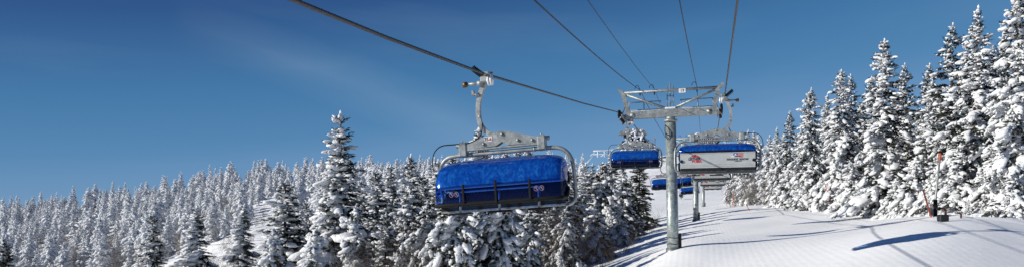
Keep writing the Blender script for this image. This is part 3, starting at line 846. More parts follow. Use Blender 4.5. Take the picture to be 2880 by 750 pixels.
# ------------------------------------------------------------- chairlift chair
CX = .36      # chair centre, offset from the rope clamp
def arcpath(pts, n=5): return catmull(pts, n)
def make_chair():
    root = empty('lift_chair')
    # clamp on the rope
    g = MB()
    g.box((.03, 0, -.10), (.20, .34, .15), bev=.03)
    g.tube([(-.06, -.10, -.17), (-.44, -.10, -.17)], .035, 10)
    g.tube([(-.02, -.10, -.17), (-.16, -.10, -.17)], .055, 10)
    g.box((.10, 0, .02), (.14, .42, .07), bev=.02)
    g.tube([(.02, .05, .055), (.20, .05, .03)], .05, 8)
    grip = g.build('rope_grip', M['galv'], root)
    sp = MB()
    n = 90; a = Vector((-.28, .0, .20)); b = Vector((.02, .0, -.04)); ax = (b - a).normalized(); e1 = ax.orthogonal().normalized(); e2 = ax.cross(e1)
    sp.tube([a.lerp(b, i / n) + (e1 * math.cos(i * .62) + e2 * math.sin(i * .62)) * .062 for i in range(n + 1)], .016, 5)
    sp.tube([a - ax * .03, b], .022, 8)
    sp.build('grip_spring', M['black'], grip)
    kn = MB(); kn.tube([(-.43, -.10, -.17), (-.53, -.10, -.17)], .065, 12)
    kn.build('guide_roller', M['bronze'], grip)
    rl = MB()
    for x in (.13, .20): rl.tube([(x, -.14, -.14), (x + .045, -.14, -.14)], .115, 16)
    rl.tube([(.10, -.14, -.14), (.27, -.14, -.14)], .04, 10)
    rl.build('grip_wheel', M['white'], grip)
    # hanger arm: flat bent bar
    path = arcpath([(0, 0, -.15), (-.09, 0, -.32), (-.19, 0, -.60), (-.205, 0, -.90), (-.14, 0, -1.12), (.04, 0, -1.29), (.40, 0, -1.41)], 5)
    am = MB(); vs = []; fs = []
    for i, p in enumerate(path):
        t = (path[min(i + 1, len(path) - 1)] - path[max(i - 1, 0)]).normalized()
        s = Vector((t.z, 0, -t.x)); w = .054
        for (ss, yy) in ((-1, -.055), (1, -.055), (1, .055), (-1, .055)):
            vs.append(p + s * (w * ss) + Vector((0, yy, 0)))
    for i in range(len(path) - 1):
        for k in range(4):
            fs.append((i * 4 + k, i * 4 + (k + 1) % 4, i * 4 + 4 + (k + 1) % 4, i * 4 + 4 + k))
    fs.append((0, 1, 2, 3)); fs.append(tuple(len(path) * 4 - 4 + k for k in range(4)))
    am.add(vs, fs)
    am.tube([(-.13, -.08, -.42), (-.30, -.08, -.40)], .028, 8); am.box((-.29, -.08, -.37), (.07, .07, .13), bev=.01)
    am.tube([(-.17, -.075, -.9), (-.17, -.05, -.9)], .03, 8)
    am.build('hanger_arm', M['galv'], root)
    # beam plates with triangular peak
    bmb = MB()
    top = [(-1.02, -1.50), (-.30, -1.34), (-.13, -1.275), (.17, -1.275), (.36, -1.335), (1.02, -1.495)]
    for y0, y1 in ((-.10, -.075), (.075, .10)):
        # plate above and around a small chevron cut-out
        poly = [(x + CX, z) for x, z in top] + [(1.02 + CX, -1.60), (.14 + CX, -1.58), (.02 + CX, -1.50), (-.14 + CX, -1.58), (-1.02 + CX, -1.60)]
        bmb.prism(poly, y0, y1)
        bmb.box((CX, (y0 + y1) / 2, -1.615), (2.04, .03, .035))
    bmb.box((CX, 0, -1.612), (2.0, .145, .03))
    for x in (-.95, -.35, .35, .95): bmb.box((CX + x, 0, -1.53), (.03, .148, .10))
    for (x, z) in ((.03, -1.34), (.42, -1.50), (-.45, -1.52), (.78, -1.53)):
        bmb.tube([(CX + x, -.13, z), (CX + x, .13, z)], .035, 8)
    bmb.box((CX + .52, 0, -1.40), (.10, .12, .05), bev=.01)
    beam = bmb.build('spreader_beam', M['galv'], root)
    st = MB(); st.box((CX - .33, -.104, -1.42), (.20, .004, .11), (0, -.0, 0)); sticker = st.build('number_sticker', M['white'], beam)
    lg = MB(); lg.prism([(CX - .32, -1.45), (CX - .27, -1.385), (CX - .235, -1.45)], -.109, -.107); lg.build('sticker_emblem', M['red'], beam)
    text_obj('sticker_digits', '35', .11, M['ink'], beam, (CX - .375, -.108, -1.42), (R(90), 0, 0), .003)
    for sx in (-1, 1):
        k = MB(); k.box((CX + sx * 1.0, 0, -1.60), (.20, .25, .32), bev=.025)
        k.tube([(CX + sx * .86, 0, -1.50), (CX + sx * 1.19, 0, -1.50)], .05, 10)
        for yy in (-.08, .08): k.tube([(CX + sx * 1.0, yy, -1.43), (CX + sx * 1.0, yy, -1.40)], .02, 6)
        k.build('clamp_block', M['galv'], root)
    # bail tube
    bl = MB(); q = []
    half = [(0, 0, -1.715), (1.22, 0, -1.715), (1.42, .01, -1.74), (1.58, .03, -1.83), (1.68, .07, -1.98), (1.715, .12, -2.2), (1.715, .20, -2.55), (1.70, .22, -2.78), (1.66, .20, -2.88), (1.58, .18, -2.945), (1.45, .18, -2.96)]
    hp = [Vector(half[0])] + catmull(half[1:], 4)
    full = [Vector((-p.x, p.y, p.z)) for p in reversed(hp[1:])] + hp
    bl.tube([p + Vector((CX, 0, 0)) for p in full], .047, 12)
    for x in (-.8, .8): bl.tube([(CX + x - .02, 0, -1.715), (CX + x + .02, 0, -1.715)], .055, 12)
    bl.build('bail_frame', M['galv'], root)
    # bubble
    prof = catmull([(0, .40, -2.17), (0, .36, -2.0), (0, .18, -1.885), (0, -.12, -1.85), (0, -.42, -1.92), (0, -.64, -2.06), (0, -.79, -2.28), (0, -.86, -2.54), (0, -.85, -2.84)], 5)
    cy, cz = -.20, -2.55; W = 1.55
    vs = []; fs = []; nphi = 41
    phis = [math.sin(-math.pi / 2 + math.pi * i / (nphi - 1)) * math.pi / 2 for i in range(nphi)]
    for ph in phis:
        sn_, cs = math.sin(ph), max(math.cos(ph), 0)
        x = W * math.copysign(abs(sn_) ** .55, sn_)
        sc = .62 + .38 * cs ** .42 if cs > 1e-4 else .62
        for p in prof:
            k = sc
            vs.append((CX + x, cy + (p.y - cy) * k, cz + (p.z - cz) * (k if p.z > cz else 1)))
    m = len(prof)
    for i in range(nphi - 1):
        for j in range(m - 1):
            fs.append((i * m + j, i * m + j + 1, (i + 1) * m + j + 1, (i + 1) * m + j))
    for i in (0, nphi - 1):   # end walls
        vs.append((vs[i * m][0] + (0.03 if i else -.03), cy + .05, cz)); c = len(vs) - 1
        for j in range(m - 1): fs.append((c, i * m + j, i * m + j + 1))
    bb = MB(); bb.add(vs, fs, smooth=True)
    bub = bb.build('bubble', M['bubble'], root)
    # rubber rims following front and back edges
    for j, nm, r in ((m - 1, 'front_rim', .045), (0, 'rear_rim', .03)):
        rp = [Vector(vs[i * m + j]) for i in range(nphi)]
        if j:
            rp = [Vector((rp[0].x, .12, -2.60)), Vector((rp[0].x - .01, -.25, -2.82))] + [p + Vector((0, -.012, 0)) for p in rp[3:-3]] + [Vector((rp[-1].x + .01, -.25, -2.82)), Vector((rp[-1].x, .12, -2.60))]
        rb = MB(); rb.tube(rp, r, 8); rb.build(nm, M['black'], bub)
    for x, zc, hh in ((-.78, -2.62, .40), (.02, -2.62, .48), (.84, -2.62, .42)):
        h = MB(); h.box((CX + x, -.895, zc), (.055, .05, hh), bev=.02); h.build('bubble_handle', M['black'], bub)
    for x in (-1.02, 1.05):
        s = MB()
        for dx in (-.065, .065):
            n = 20
            vs2 = []; fs2 = []
            for k in range(n):
                an = 2 * math.pi * k / n
                for r in (.046, .056): vs2.append((CX + x + dx + r * math.cos(an), -.882, -2.62 + r * math.sin(an)))
            for k in range(n):
                k2 = (k + 1) % n
                fs2.append((k * 2, k * 2 + 1, k2 * 2 + 1, k2 * 2))
            s.add(vs2, fs2)
            s.box((CX + x + dx, -.882, -2.62), (.095, .002, .016), (0, R(45), 0))
            s.box((CX + x + dx + .008, -.8805, -2.612), (.012, .002, .055), (0, 0, 0))
        s.build('prohibition_sticker', M['pink'], bub)
    # seat, back
    for i in range(6):
        s = MB(); x = CX - 1.25 + i * .5
        s.box((x, -.06, -2.76), (.47, .50, .11), bev=.035)
        s.box((x, .25, -2.46), (.47, .09, .52), (R(-8), 0, 0), bev=.03)
        s.build('seat_cushion', M['seatfoam'], root)
    pn = MB()
    pn.prism([(.335, -2.22), (.375, -2.22), (.385, -2.60), (.400, -2.62), (.400, -2.68), (.385, -2.70), (.385, -2.81), (.335, -2.81)], CX - 1.50, CX + 1.50, plane='yz')
    pn.box((CX, .383, -2.255), (2.98, .012, .012)); pn.box((CX, .39, -2.745), (2.98, .012, .014))
    panel = pn.build('back_panel', M['panel'], root)
    for sx in (-1, 1):
        k = MB(); k.tube([(CX + sx * 1.44, .37, -2.54), (CX + sx * 1.44, .43, -2.54)], .06, 14); k.box((CX + sx * 1.54, .30, -2.40), (.06, .12, .16), bev=.02)
        k.box((CX + sx * 1.50, .12, -2.66), (.04, .5, .24), bev=.02)
        k.build('hinge', M['black'], panel)
    # logos on the back (seen from behind: viewer right is -x)
    yb = .379
    def bx(xv): return CX - xv
    em = MB()
    em.prism([(bx(-1.02), -2.385), (bx(-.88), -2.275), (bx(-.64), -2.40), (bx(-.76), -2.40), (bx(-.84), -2.335), (bx(-.93), -2.40)][::1], yb, yb + .003)
    em.prism([(bx(-.98), -2.40), (bx(-.90), -2.355), (bx(-.82), -2.40)], yb + .001, yb + .004)
    em.build('mountain_logo', M['red'], panel)
    em = MB(); em.prism([(bx(-1.14), -2.41), (bx(-.98), -2.31), (bx(-.955), -2.325), (bx(-1.09), -2.41)], yb, yb + .003); em.build('logo_swoosh', M['ink'], panel)
    text_obj('maker_lettering', 'LEITNER', .13, M['ink'], panel, (bx(-.92), yb + .008, -2.46), (R(90), 0, R(180)), .005, 1.0)
    text_obj('maker_lettering', 'POMA', .125, M['red'], panel, (bx(-.82), yb + .008, -2.555), (R(90), 0, R(180)), .006, 1.15)
    text_obj('resort_lettering', 'mount snow', .15, M['ink'], panel, (bx(.80), yb + .008, -2.49), (R(90), 0, R(180)), .004, 1.12)
    text_obj('resort_lettering', 'VERMONT', .055, M['ink'], panel, (bx(.84), yb + .008, -2.575), (R(90), 0, R(180)), .001, 1.1)
    fl = MB(); fl.box((bx(.72), yb + .002, -2.315), (.15, .004, .105)); fl.build('flag_canton', M['bluep'], panel)
    fl = MB()
    for k in range(3):
        z = -2.285 - k * .042
        fl.prism([(bx(.80), z + .012), (bx(.92), z + .002), (bx(1.03), z + .010), (bx(1.03), z - .012), (bx(.92), z - .02), (bx(.80), z - .010)], yb, yb + .004)
    fl.build('flag_stripes', M['red'], panel)
    fl = MB(); fl.prism([(bx(.66), -2.345), (bx(.72), -2.285), (bx(.78), -2.345)], yb + .002, yb + .008); fl.box((bx(.62), yb + .002, -2.395), (.12, .004, .035)); fl.build('peak_emblem', M['white'], panel)
    fl = MB(); fl.prism([(bx(.68), -2.385), (bx(.80), -2.375), (bx(1.03), -2.41), (bx(1.02), -2.43), (bx(.80), -2.405), (bx(.68), -2.408)], yb, yb + .004); fl.build('peak_swoosh', M['ink'], panel)  # black mountain swoosh printed in the resort logo
    # bottom frame
    fr = MB()
    for y in (-.30, .30): fr.box((CX, y, -2.935), (3.02, .05, .075), bev=.012)
    for x in (-1.5, -.5, .5, 1.5): fr.box((CX + x, 0, -2.93), (.05, .56, .06))
    fr.box((CX, 0, -2.90), (2.96, .54, .03))
    fr.build('seat_frame', M['frame'], root)
    lo = MB(); lo.box((CX, -.36, -2.905), (3.12, .06, .10), bev=.015); lo.box((CX, -.02, -2.978), (3.06, .72, .02)); lo.box((CX, .365, -2.865), (2.96, .05, .07), bev=.01); lo.build('lower_trim', M['dark'], root)
    # restraint bars and foot rests
    ed = MB(); ed.box((CX, -.385, -2.975), (3.10, .05, .05), bev=.01); ed.build('edge_strip', M['galv_dark'], root)
    rb = MB()
    rb.tube([(CX - 1.45, -.52, -2.46), (CX + 1.45, -.52, -2.46)], .028, 8)
    rb.tube([(CX - .95, -.62, -2.56), (CX + 1.0, -.62, -2.56)], .020, 8)
    for x in (-1.42, 1.42): rb.tube([(CX + x, -.52, -2.46), (CX + x, .2, -2.42)], .026, 8)
    rb.build('restraint_bar', M['white'], root)
    for x in (-.96, .02, .98):
        f = MB()
        f.tube([(CX + x, -.60, -2.55), (CX + x, -.63, -2.85), (CX + x, -.66, -3.02)], .03, 8, mat=1)
        f.box((CX + x, -.67, -3.035), (.56, .07, .045), mat=0, bev=.012)
        f.box((CX + x, -.87, -2.86), (.09, .05, .09), mat=0, bev=.02)
        f.build('foot_rest', [M['black'], M['galv_dark']], root)
    # hose from the arm to the bail
    hs = MB(); hs.tube(catmull([(-.10, -.07, -1.05), (-.13, -.09, -1.25), (-.25, -.09, -1.40), (-.55, -.10, -1.47), (-.85, -.12, -1.47), (-1.2, -.11, -1.48), (-1.40, -.10, -1.62), (-1.47, -.06, -1.85), (-1.475, .0, -2.02)], 5), .014, 6)
    hs.build('control_hose', M['black'], root)
    return root

chair0 = make_chair()
def place(ch, u, v, Y, back, roll, label):
    p = pt(u, v, Y)
    ch.scale = (.965, 1, 1.075 if Y < 20 else 1.03); ch.location = p; ch.rotation_euler = (0, R(roll), -LANG + (math.pi if back else 0))
    tag(ch, label, 'chairlift chair', 'chairs on the lift')
    return ch
GRIPS_L, GRIPS_R = [], []
def left_chair(u, v, Y, roll, label, first=False):
    c = chair0 if first else copy_tree(chair0, None, ('sticker_digits',))
    place(c, u, v, Y, False, roll, label); GRIPS_L.append(pt(u, v, Y))
def right_chair(u, v, Y, roll, label):
    c = copy_tree(chair0, None, ('sticker_digits',))
    place(c, u, v, Y, True, roll, label); GRIPS_R.append(pt(u, v, Y))
left_chair(1362, 214, 17.5, -3.6, 'largest blue bubble chair facing the camera, hanging nearest on the left rope', True)
left_chair(1772, 340, 47.5, -.4, 'second blue bubble chair facing the camera, hanging just left of the numbered tower')
left_chair(1862, 452, 79, -2.5, 'blue bubble chair half hidden behind the numbered tower pole, lower left of it')
left_chair(1904, 461, 101, -2.0, 'small blue bubble chair between the numbered tower and the second tower pole, upper of two')
left_chair(1931, 494, 124, -4.5, 'small tilted blue bubble chair lowest in the gap between the two tower poles')
left_chair(1944, 472, 160, -1.5, 'farthest tiny blue bubble chair peeking out behind the second tower pole')
right_chair(2041, 270, 29.5, 0.3, 'chair with grey logo panel seen from behind, nearest on the right rope')
right_chair(2014, 404, 62, 0.5, 'second grey backed chair, directly below the nearest one seen from behind')
right_chair(2011, 456, 97, 1, 'third grey backed chair in the line receding below the nearest one')
right_chair(2009, 484, 132, 1, 'farthest small grey backed chair at the end of the right line')

# ------------------------------------------------------------------- towers
def make_tower():
    root = empty('lift_tower')
    # local frame: origin at base centre, x across the line, y along it, z up; rope height 8.35
    Hc = 8.05
    p = MB(); p.tube([(0, 0, -1.5), (0, 0, 3.55), (0, 0, 3.56), (0, 0, Hc - .25)], [.345, .338, .325, .315], 28)
    pole = p.build('pole', M['pole'], root)
    b = MB(); b.tube([(0, 0, 3.52), (0, 0, 3.56)], .346, 28); b.tube([(0, 0, -.4), (0, 0, .10)], .42, 28); b.build('base_flange', M['galv_dark'], pole)
    b = MB(); b.tube([(0, 0, Hc - .30), (0, 0, Hc - .16)], .40, 24); b.tube([(0, 0, Hc - .16), (0, 0, Hc + .02)], .27, 20); b.build('pole_collar', M['galv'], pole)
    b = MB()
    for z in (.35, .72):
        b.tube([(.352 * math.cos(a * .3), .352 * math.sin(a * .3), z + .03 * math.sin(a)) for a in range(22)], .018, 6)
    b.tube([(.35, -.1, .72), (.42, -.2, .55), (.40, -.22, .35), (.5, -.2, .28)], .018, 6)
    b.build('strap', M['black'], pole)
    b = MB(); b.box((.42, .12, .52), (.16, .42, .95), bev=.03); b.build('safety_pad', M['pad'], pole)
    b = MB(); b.tube(catmull([(-.30, -.15, 7.6), (-.33, -.22, 7.2), (-.20, -.33, 6.7), (-.05, -.36, 6.9), (-.10, -.35, 7.3), (-.30, -.2, 7.55)], 5), .018, 6); b.build('cable_loop', M['black'], pole)
    # crossarm
    a = MB()
    a.prism([(-2.68, Hc), (2.68, Hc), (2.68, Hc + .42), (1.2, Hc + .46), (-1.2, Hc + .46), (-2.68, Hc + .42)], -.17, .17)
    a.box((0, 0, Hc + .475), (1.1, .30, .03))
    for sx in (-1, 1):
        a.tube([(sx * 2.25, -.20, Hc + .2), (sx * 2.25, .20, Hc + .2)], .15, 16)
        a.tube([(sx * 2.25, -.23, Hc + .2), (sx * 2.25, .23, Hc + .2)], .07, 12)
    arm = a.build('crossarm', M['galv'], root)
    s = MB()
    rg = random.Random(3)
    for x in [(-2.2 + .2 * i) for i in range(23)]:
        
        s.box((x, rg.uniform(-.05, .05), Hc + .465 - abs(x) * .012), (.26, .24, .05 + rg.random() * .03), bev=.02)
    s.box((0, -.02, Hc + .53), (.62, .30, .12), bev=.05)
    s.build('arm_snow', M['snow'], arm)
    for sx in (-1, 1):
        u = MB(); u.prism([(sx * 2.42, Hc + .42), (sx * 2.66, Hc + .42), (sx * 2.92, Hc + 1.55), (sx * 2.66, Hc + 1.55)], -.13, .13); u.build('upright', M['galv'], root)
        u = MB(); u.tube([(sx * .16, -.02, Hc + .50), (sx * 2.62, -.02, Hc + 1.50)], .075, 8); u.build('brace', M['galv'], root)
        # rail of the work platform behind
        u = MB()
        y = .55
        xs = [sx * .55, sx * .60, sx * 2.45, sx * 2.5]
        u.tube(catmull([(sx * .62, y, Hc + .25), (sx * .62, y, Hc + 1.0), (sx * .72, y, Hc + 1.1), (sx * 2.2, y, Hc + 1.1), (sx * 2.42, y, Hc + 1.1), (sx * 2.5, y, Hc + 1.0), (sx * 2.5, y, Hc + .3)], 4), .03, 6)
        u.tube([(sx * .62, y, Hc + .62), (sx * 2.5, y, Hc + .62)], .024, 6)
        u.tube([(sx * 1.6, y, Hc + .25), (sx * 1.6, y, Hc + 1.1)], .028, 6)
        u.box((sx * 1.55, .40, Hc + .22), (1.9, .30, .04))
        u.build('platform_rail', M['galv_dark'], root)
        # comm line hanger
        u = MB()
        for x in ((-1.78, -.92) if sx < 0 else (1.58,)):
            u.box((x, -.0, Hc + 1.57), (.07, .12, .30)); u.tube(catmull([(x, -.12, Hc + 1.75), (x - .1, -.2, Hc + 2.0), (x - .25, -.2, Hc + 1.95), (x - .3, -.15, Hc + 1.8)], 4), .018, 5)
        u.build('cable_hanger', M['black'], root)
        # sheave train
        u = MB()
        X = sx * 2.93
        u.box((X - sx * .17, 0, Hc + .06), (.06, 2.9, .18), bev=.02); u.box((X - sx * .20, 0, Hc + .16), (.34, .30, .22), bev=.03)
        for yy in (-.8, .8): u.box((X - sx * .11, yy, Hc + .12), (.05, .9, .12), bev=.02)
        u.tube([(X + .02 * sx, -1.4, Hc - .25), (X - sx * .28, -1.3, Hc + .35)], .03, 6)
        u.tube([(X - .32 * sx, -1.0, Hc + .60), (X - sx * .10, -1.4, Hc - .1)], .035, 6)
        tr = u.build('sheave_train', M['galv_dark'], root)
        u0 = None
        for k in range(6):
            yy = -1.25 + .5 * k
            w = MB(); w.tube([(X - .07, yy, Hc + .17), (X + .07, yy, Hc + .17)], .235, 18); w.tube([(X - .085, yy, Hc + .17), (X + .085, yy, Hc + .17)], .07, 10, mat=1)
            w.build('sheave_wheel', [M['black'], M['galv_dark']], tr)
    t = MB(); t.tube([(-3.0, 0, Hc + 1.63), (3.0, 0, Hc + 1.63)], .085, 8)
    for sx in (-1, 1): t.prism([(sx * 2.70, Hc + 1.53), (sx * 2.9, Hc + 1.53), (sx * 3.16, Hc + 1.83), (sx * 3.02, Hc + 1.89), (sx * 2.80, Hc + 1.72)], -.10, .10)
    t.build('top_beam', M['galv'], root)
    l = MB()
    for x in (-.19, .19): l.tube([(x, .35, Hc + .3), (x, .35, Hc + 1.95)], .025, 6)
    for k in range(4): l.tube([(-.19, .35, Hc + .55 + k * .4), (.19, .35, Hc + .55 + k * .4)], .02, 6)
    l.tube([(0, .3, Hc + .4), (0, .3, Hc + 2.15)], .03, 6)
    l.build('ladder', M['galv_dark'], root)
    s = MB(); s.box((.72, -.12, Hc + 1.54), (.40, .02, .26), bev=.004); sg = s.build('number_sign', M['white'], root)
    text_obj('sign_digits', '19', .24, M['ink'], sg, (.72, -.134, Hc + 1.54), (R(90), 0, 0), .004)
    return root
TW = make_tower()
T1 = gpt(1893, 44)
TW.location = T1; TW.rotation_euler = (0, R(-1.1), -LANG)
TW.scale = (1, 1, ((HV - 322) / F * 44 - T1.z) / 8.20)
tag(TW, 'nearest steel lift tower with the white 19 sign on its crossarm', 'lift tower', 'lift towers')
TOPS = [TW]
for (u, Y, vr, lb) in ((1957, 91, 424, 'second lift tower, thinner pole below the grey backed chair'), (1978, 170, 480, 'farthest small lift tower standing on the upper slope')):
    t = copy_tree(TW, None, ('number_sign', 'arm_snow'))
    g = gpt(u, Y); t.location = g; t.rotation_euler = (0, 0, -LANG)
    t.scale = (1, 1, ((HV - vr) / F * Y - g.z) / 8.2)
    tag(t, lb, 'lift tower', 'lift towers')

# -------------------------------------------------------------------- ropes
def twisted(name, pts, r, label, lobes=6, pitch=.42, near=True):
    P = []
    for a, b in zip(pts[:-1], pts[1:]):
        L = (b - a).length
        st = .05 if (a.y < 20 and near) else 1.0
        n = max(1, int(L / st))
        for i in range(n): P.append(a.lerp(b, i / n))
    P.append(pts[-1])
    mb = MB(); n = 18; vs = []; fs = []; s = 0
    for i, p in enumerate(P):
        t = (P[min(i + 1, len(P) - 1)] - P[max(i - 1, 0)]).normalized()
        if i: s += (P[i] - P[i - 1]).length
        a = t.cross(Vector((0, 0, 1))).normalized(); b = a.cross(t)
        for k in range(n):
            an = 2 * math.pi * k / n
            rr = r * (1 + .16 * math.cos(lobes * (an - 2 * math.pi * s / pitch / 1.0))) if p.y < 20 else r
            vs.append(p + (a * math.cos(an) + b * math.sin(an)) * rr)
    for i in range(len(P) - 1):
        for k in range(n):
            k2 = (k + 1) % n; fs.append((i * n + k, i * n + k2, i * n + n + k2, i * n + n + k))
    mb.add(vs, fs, smooth=True)
    o = mb.build(name, M['rope'])
    return tag(o, label, 'rope', 'haul ropes of the lift')
def sh(x):   # world point of tower-local sheave groove
    return Matrix.LocRotScale(TW.location, TW.rotation_euler.to_quaternion(), TW.scale) @ Vector((x, 0, 8.05 + .17 + .245))
sL, sR = sh(-2.93), sh(2.93)
dirL = Vector((LS, 1, 0))
GL = [p + Vector((.03, 0, .04)) for p in GRIPS_L]; GR = [p + Vector((-.03, 0, .04)) for p in GRIPS_R]
Lp = [pt(825 - 75, -36, 8.2), pt(825, 0, 8.9), pt(1110, 113, 12.3)]
# approach: straight back from the near clamp along the line, with a little sag
g0 = GL[0]
back = []
for y in (3.0, 6.0, 8.9, 12.0, 15.0):
    f = (g0.y - y)
    u_at = CU + F * (g0.x - LS * f) / y
    back.append(Vector((g0.x - LS * f, y, 0)))
# heights fitted to the photo: row 0 at column 825, row 113 at column 1110
def zleft(y): return float(np.interp(y, [3, 9.27, 12.27, 17.5], [2.42, (HV - 0) / F * 9.27, (HV - 113) / F * 12.27, g0.z]))
back = [Vector((p.x, p.y, zleft(p.y))) for p in back]
twisted('haul_rope', back + [g0, g0.lerp(sL, .5) + Vector((0, 0, -.05)), sL, sL + dirL * 1.5 + Vector((0, 0, -.04))] + [GL[1]] + GL[2:] + [pt(1972, 480, 200)], .030,
        'thick twisted steel rope on the left carrying the blue chairs that face the camera')
g1 = GR[0]
rb_ = []
for y, z in ((3.0, 2.2), (9.0, 3.35), (16.1, (HV - 0) / F * 16.1), (23.0, 4.98)):
    rb_.append(Vector((g1.x - LS * (g1.y - y) - .25 * (g1.y - y) / 29.5, y, z)))
rb_ = [p for p in rb_]
twisted('haul_rope', rb_ + [g1, sR - dirL * 1.9, sR, sR + dirL * 1.5] + GR[1:] + [pt(1988, 490, 200)], .026,
        'steel rope on the right running over the tower to the grey backed chairs', near=False)
def thin(name, pts, r, label, cat, group, sag=0.):
    P = []
    for a, b in zip(pts[:-1], pts[1:]):
        for i in range(12):
            t = i / 12; p = a.lerp(b, t); p.z -= sag * 4 * t * (1 - t); P.append(p)
    P.append(pts[-1])
    o = MB().tube(P, r, 6).build(name, M['wire']); return tag(o, label, cat, group)
MT = Matrix.LocRotScale(TW.location, TW.rotation_euler.to_quaternion(), TW.scale)
cg = 'communication cables over the tower'
def cl(x): return MT @ Vector((x, 0, 8.05 + 1.76))
def near_pt(u0, Y): return pt(u0, -30, Y)
thin('communication_cable', [pt(1478, -22, 16), cl(-1.78), pt(1868, 380, 62), pt(1930, 470, 90)], .020, 'dark cable left of the tower top, thicker of the two crossing between the ropes', 'cable', cg, .12)
thin('communication_cable', [pt(1637, -22, 20), cl(-.92), pt(1900, 400, 80)], .013, 'thin cable meeting the tower top just left of its ladder', 'cable', cg, .1)
thin('communication_cable', [pt(1907, -20, 22), cl(1.58), pt(1970, 372, 85)], .018, 'thin cable dropping steeply to the right half of the tower top beam', 'cable', cg, .1)
pw = 'power lines across the left clearing'
thin('power_line', [pt(-60, 768, 58), pt(430, 690, 66), pt(1000, 615, 78)], .022, 'black wire crossing the far hill at the lower left, upper one', 'wire', pw, .15)
thin('power_line', [pt(120, 770, 60), pt(560, 690, 68), pt(1000, 640, 78)], .020, 'black wire crossing the far hill at the lower left, lower one', 'wire', pw, .15)
thin('power_line', [pt(430, 755, 58), pt(640, 715, 62), pt(1000, 655, 74)], .018, 'black wire low over the snowy clearing near the small lone spruce', 'wire', pw, .12)

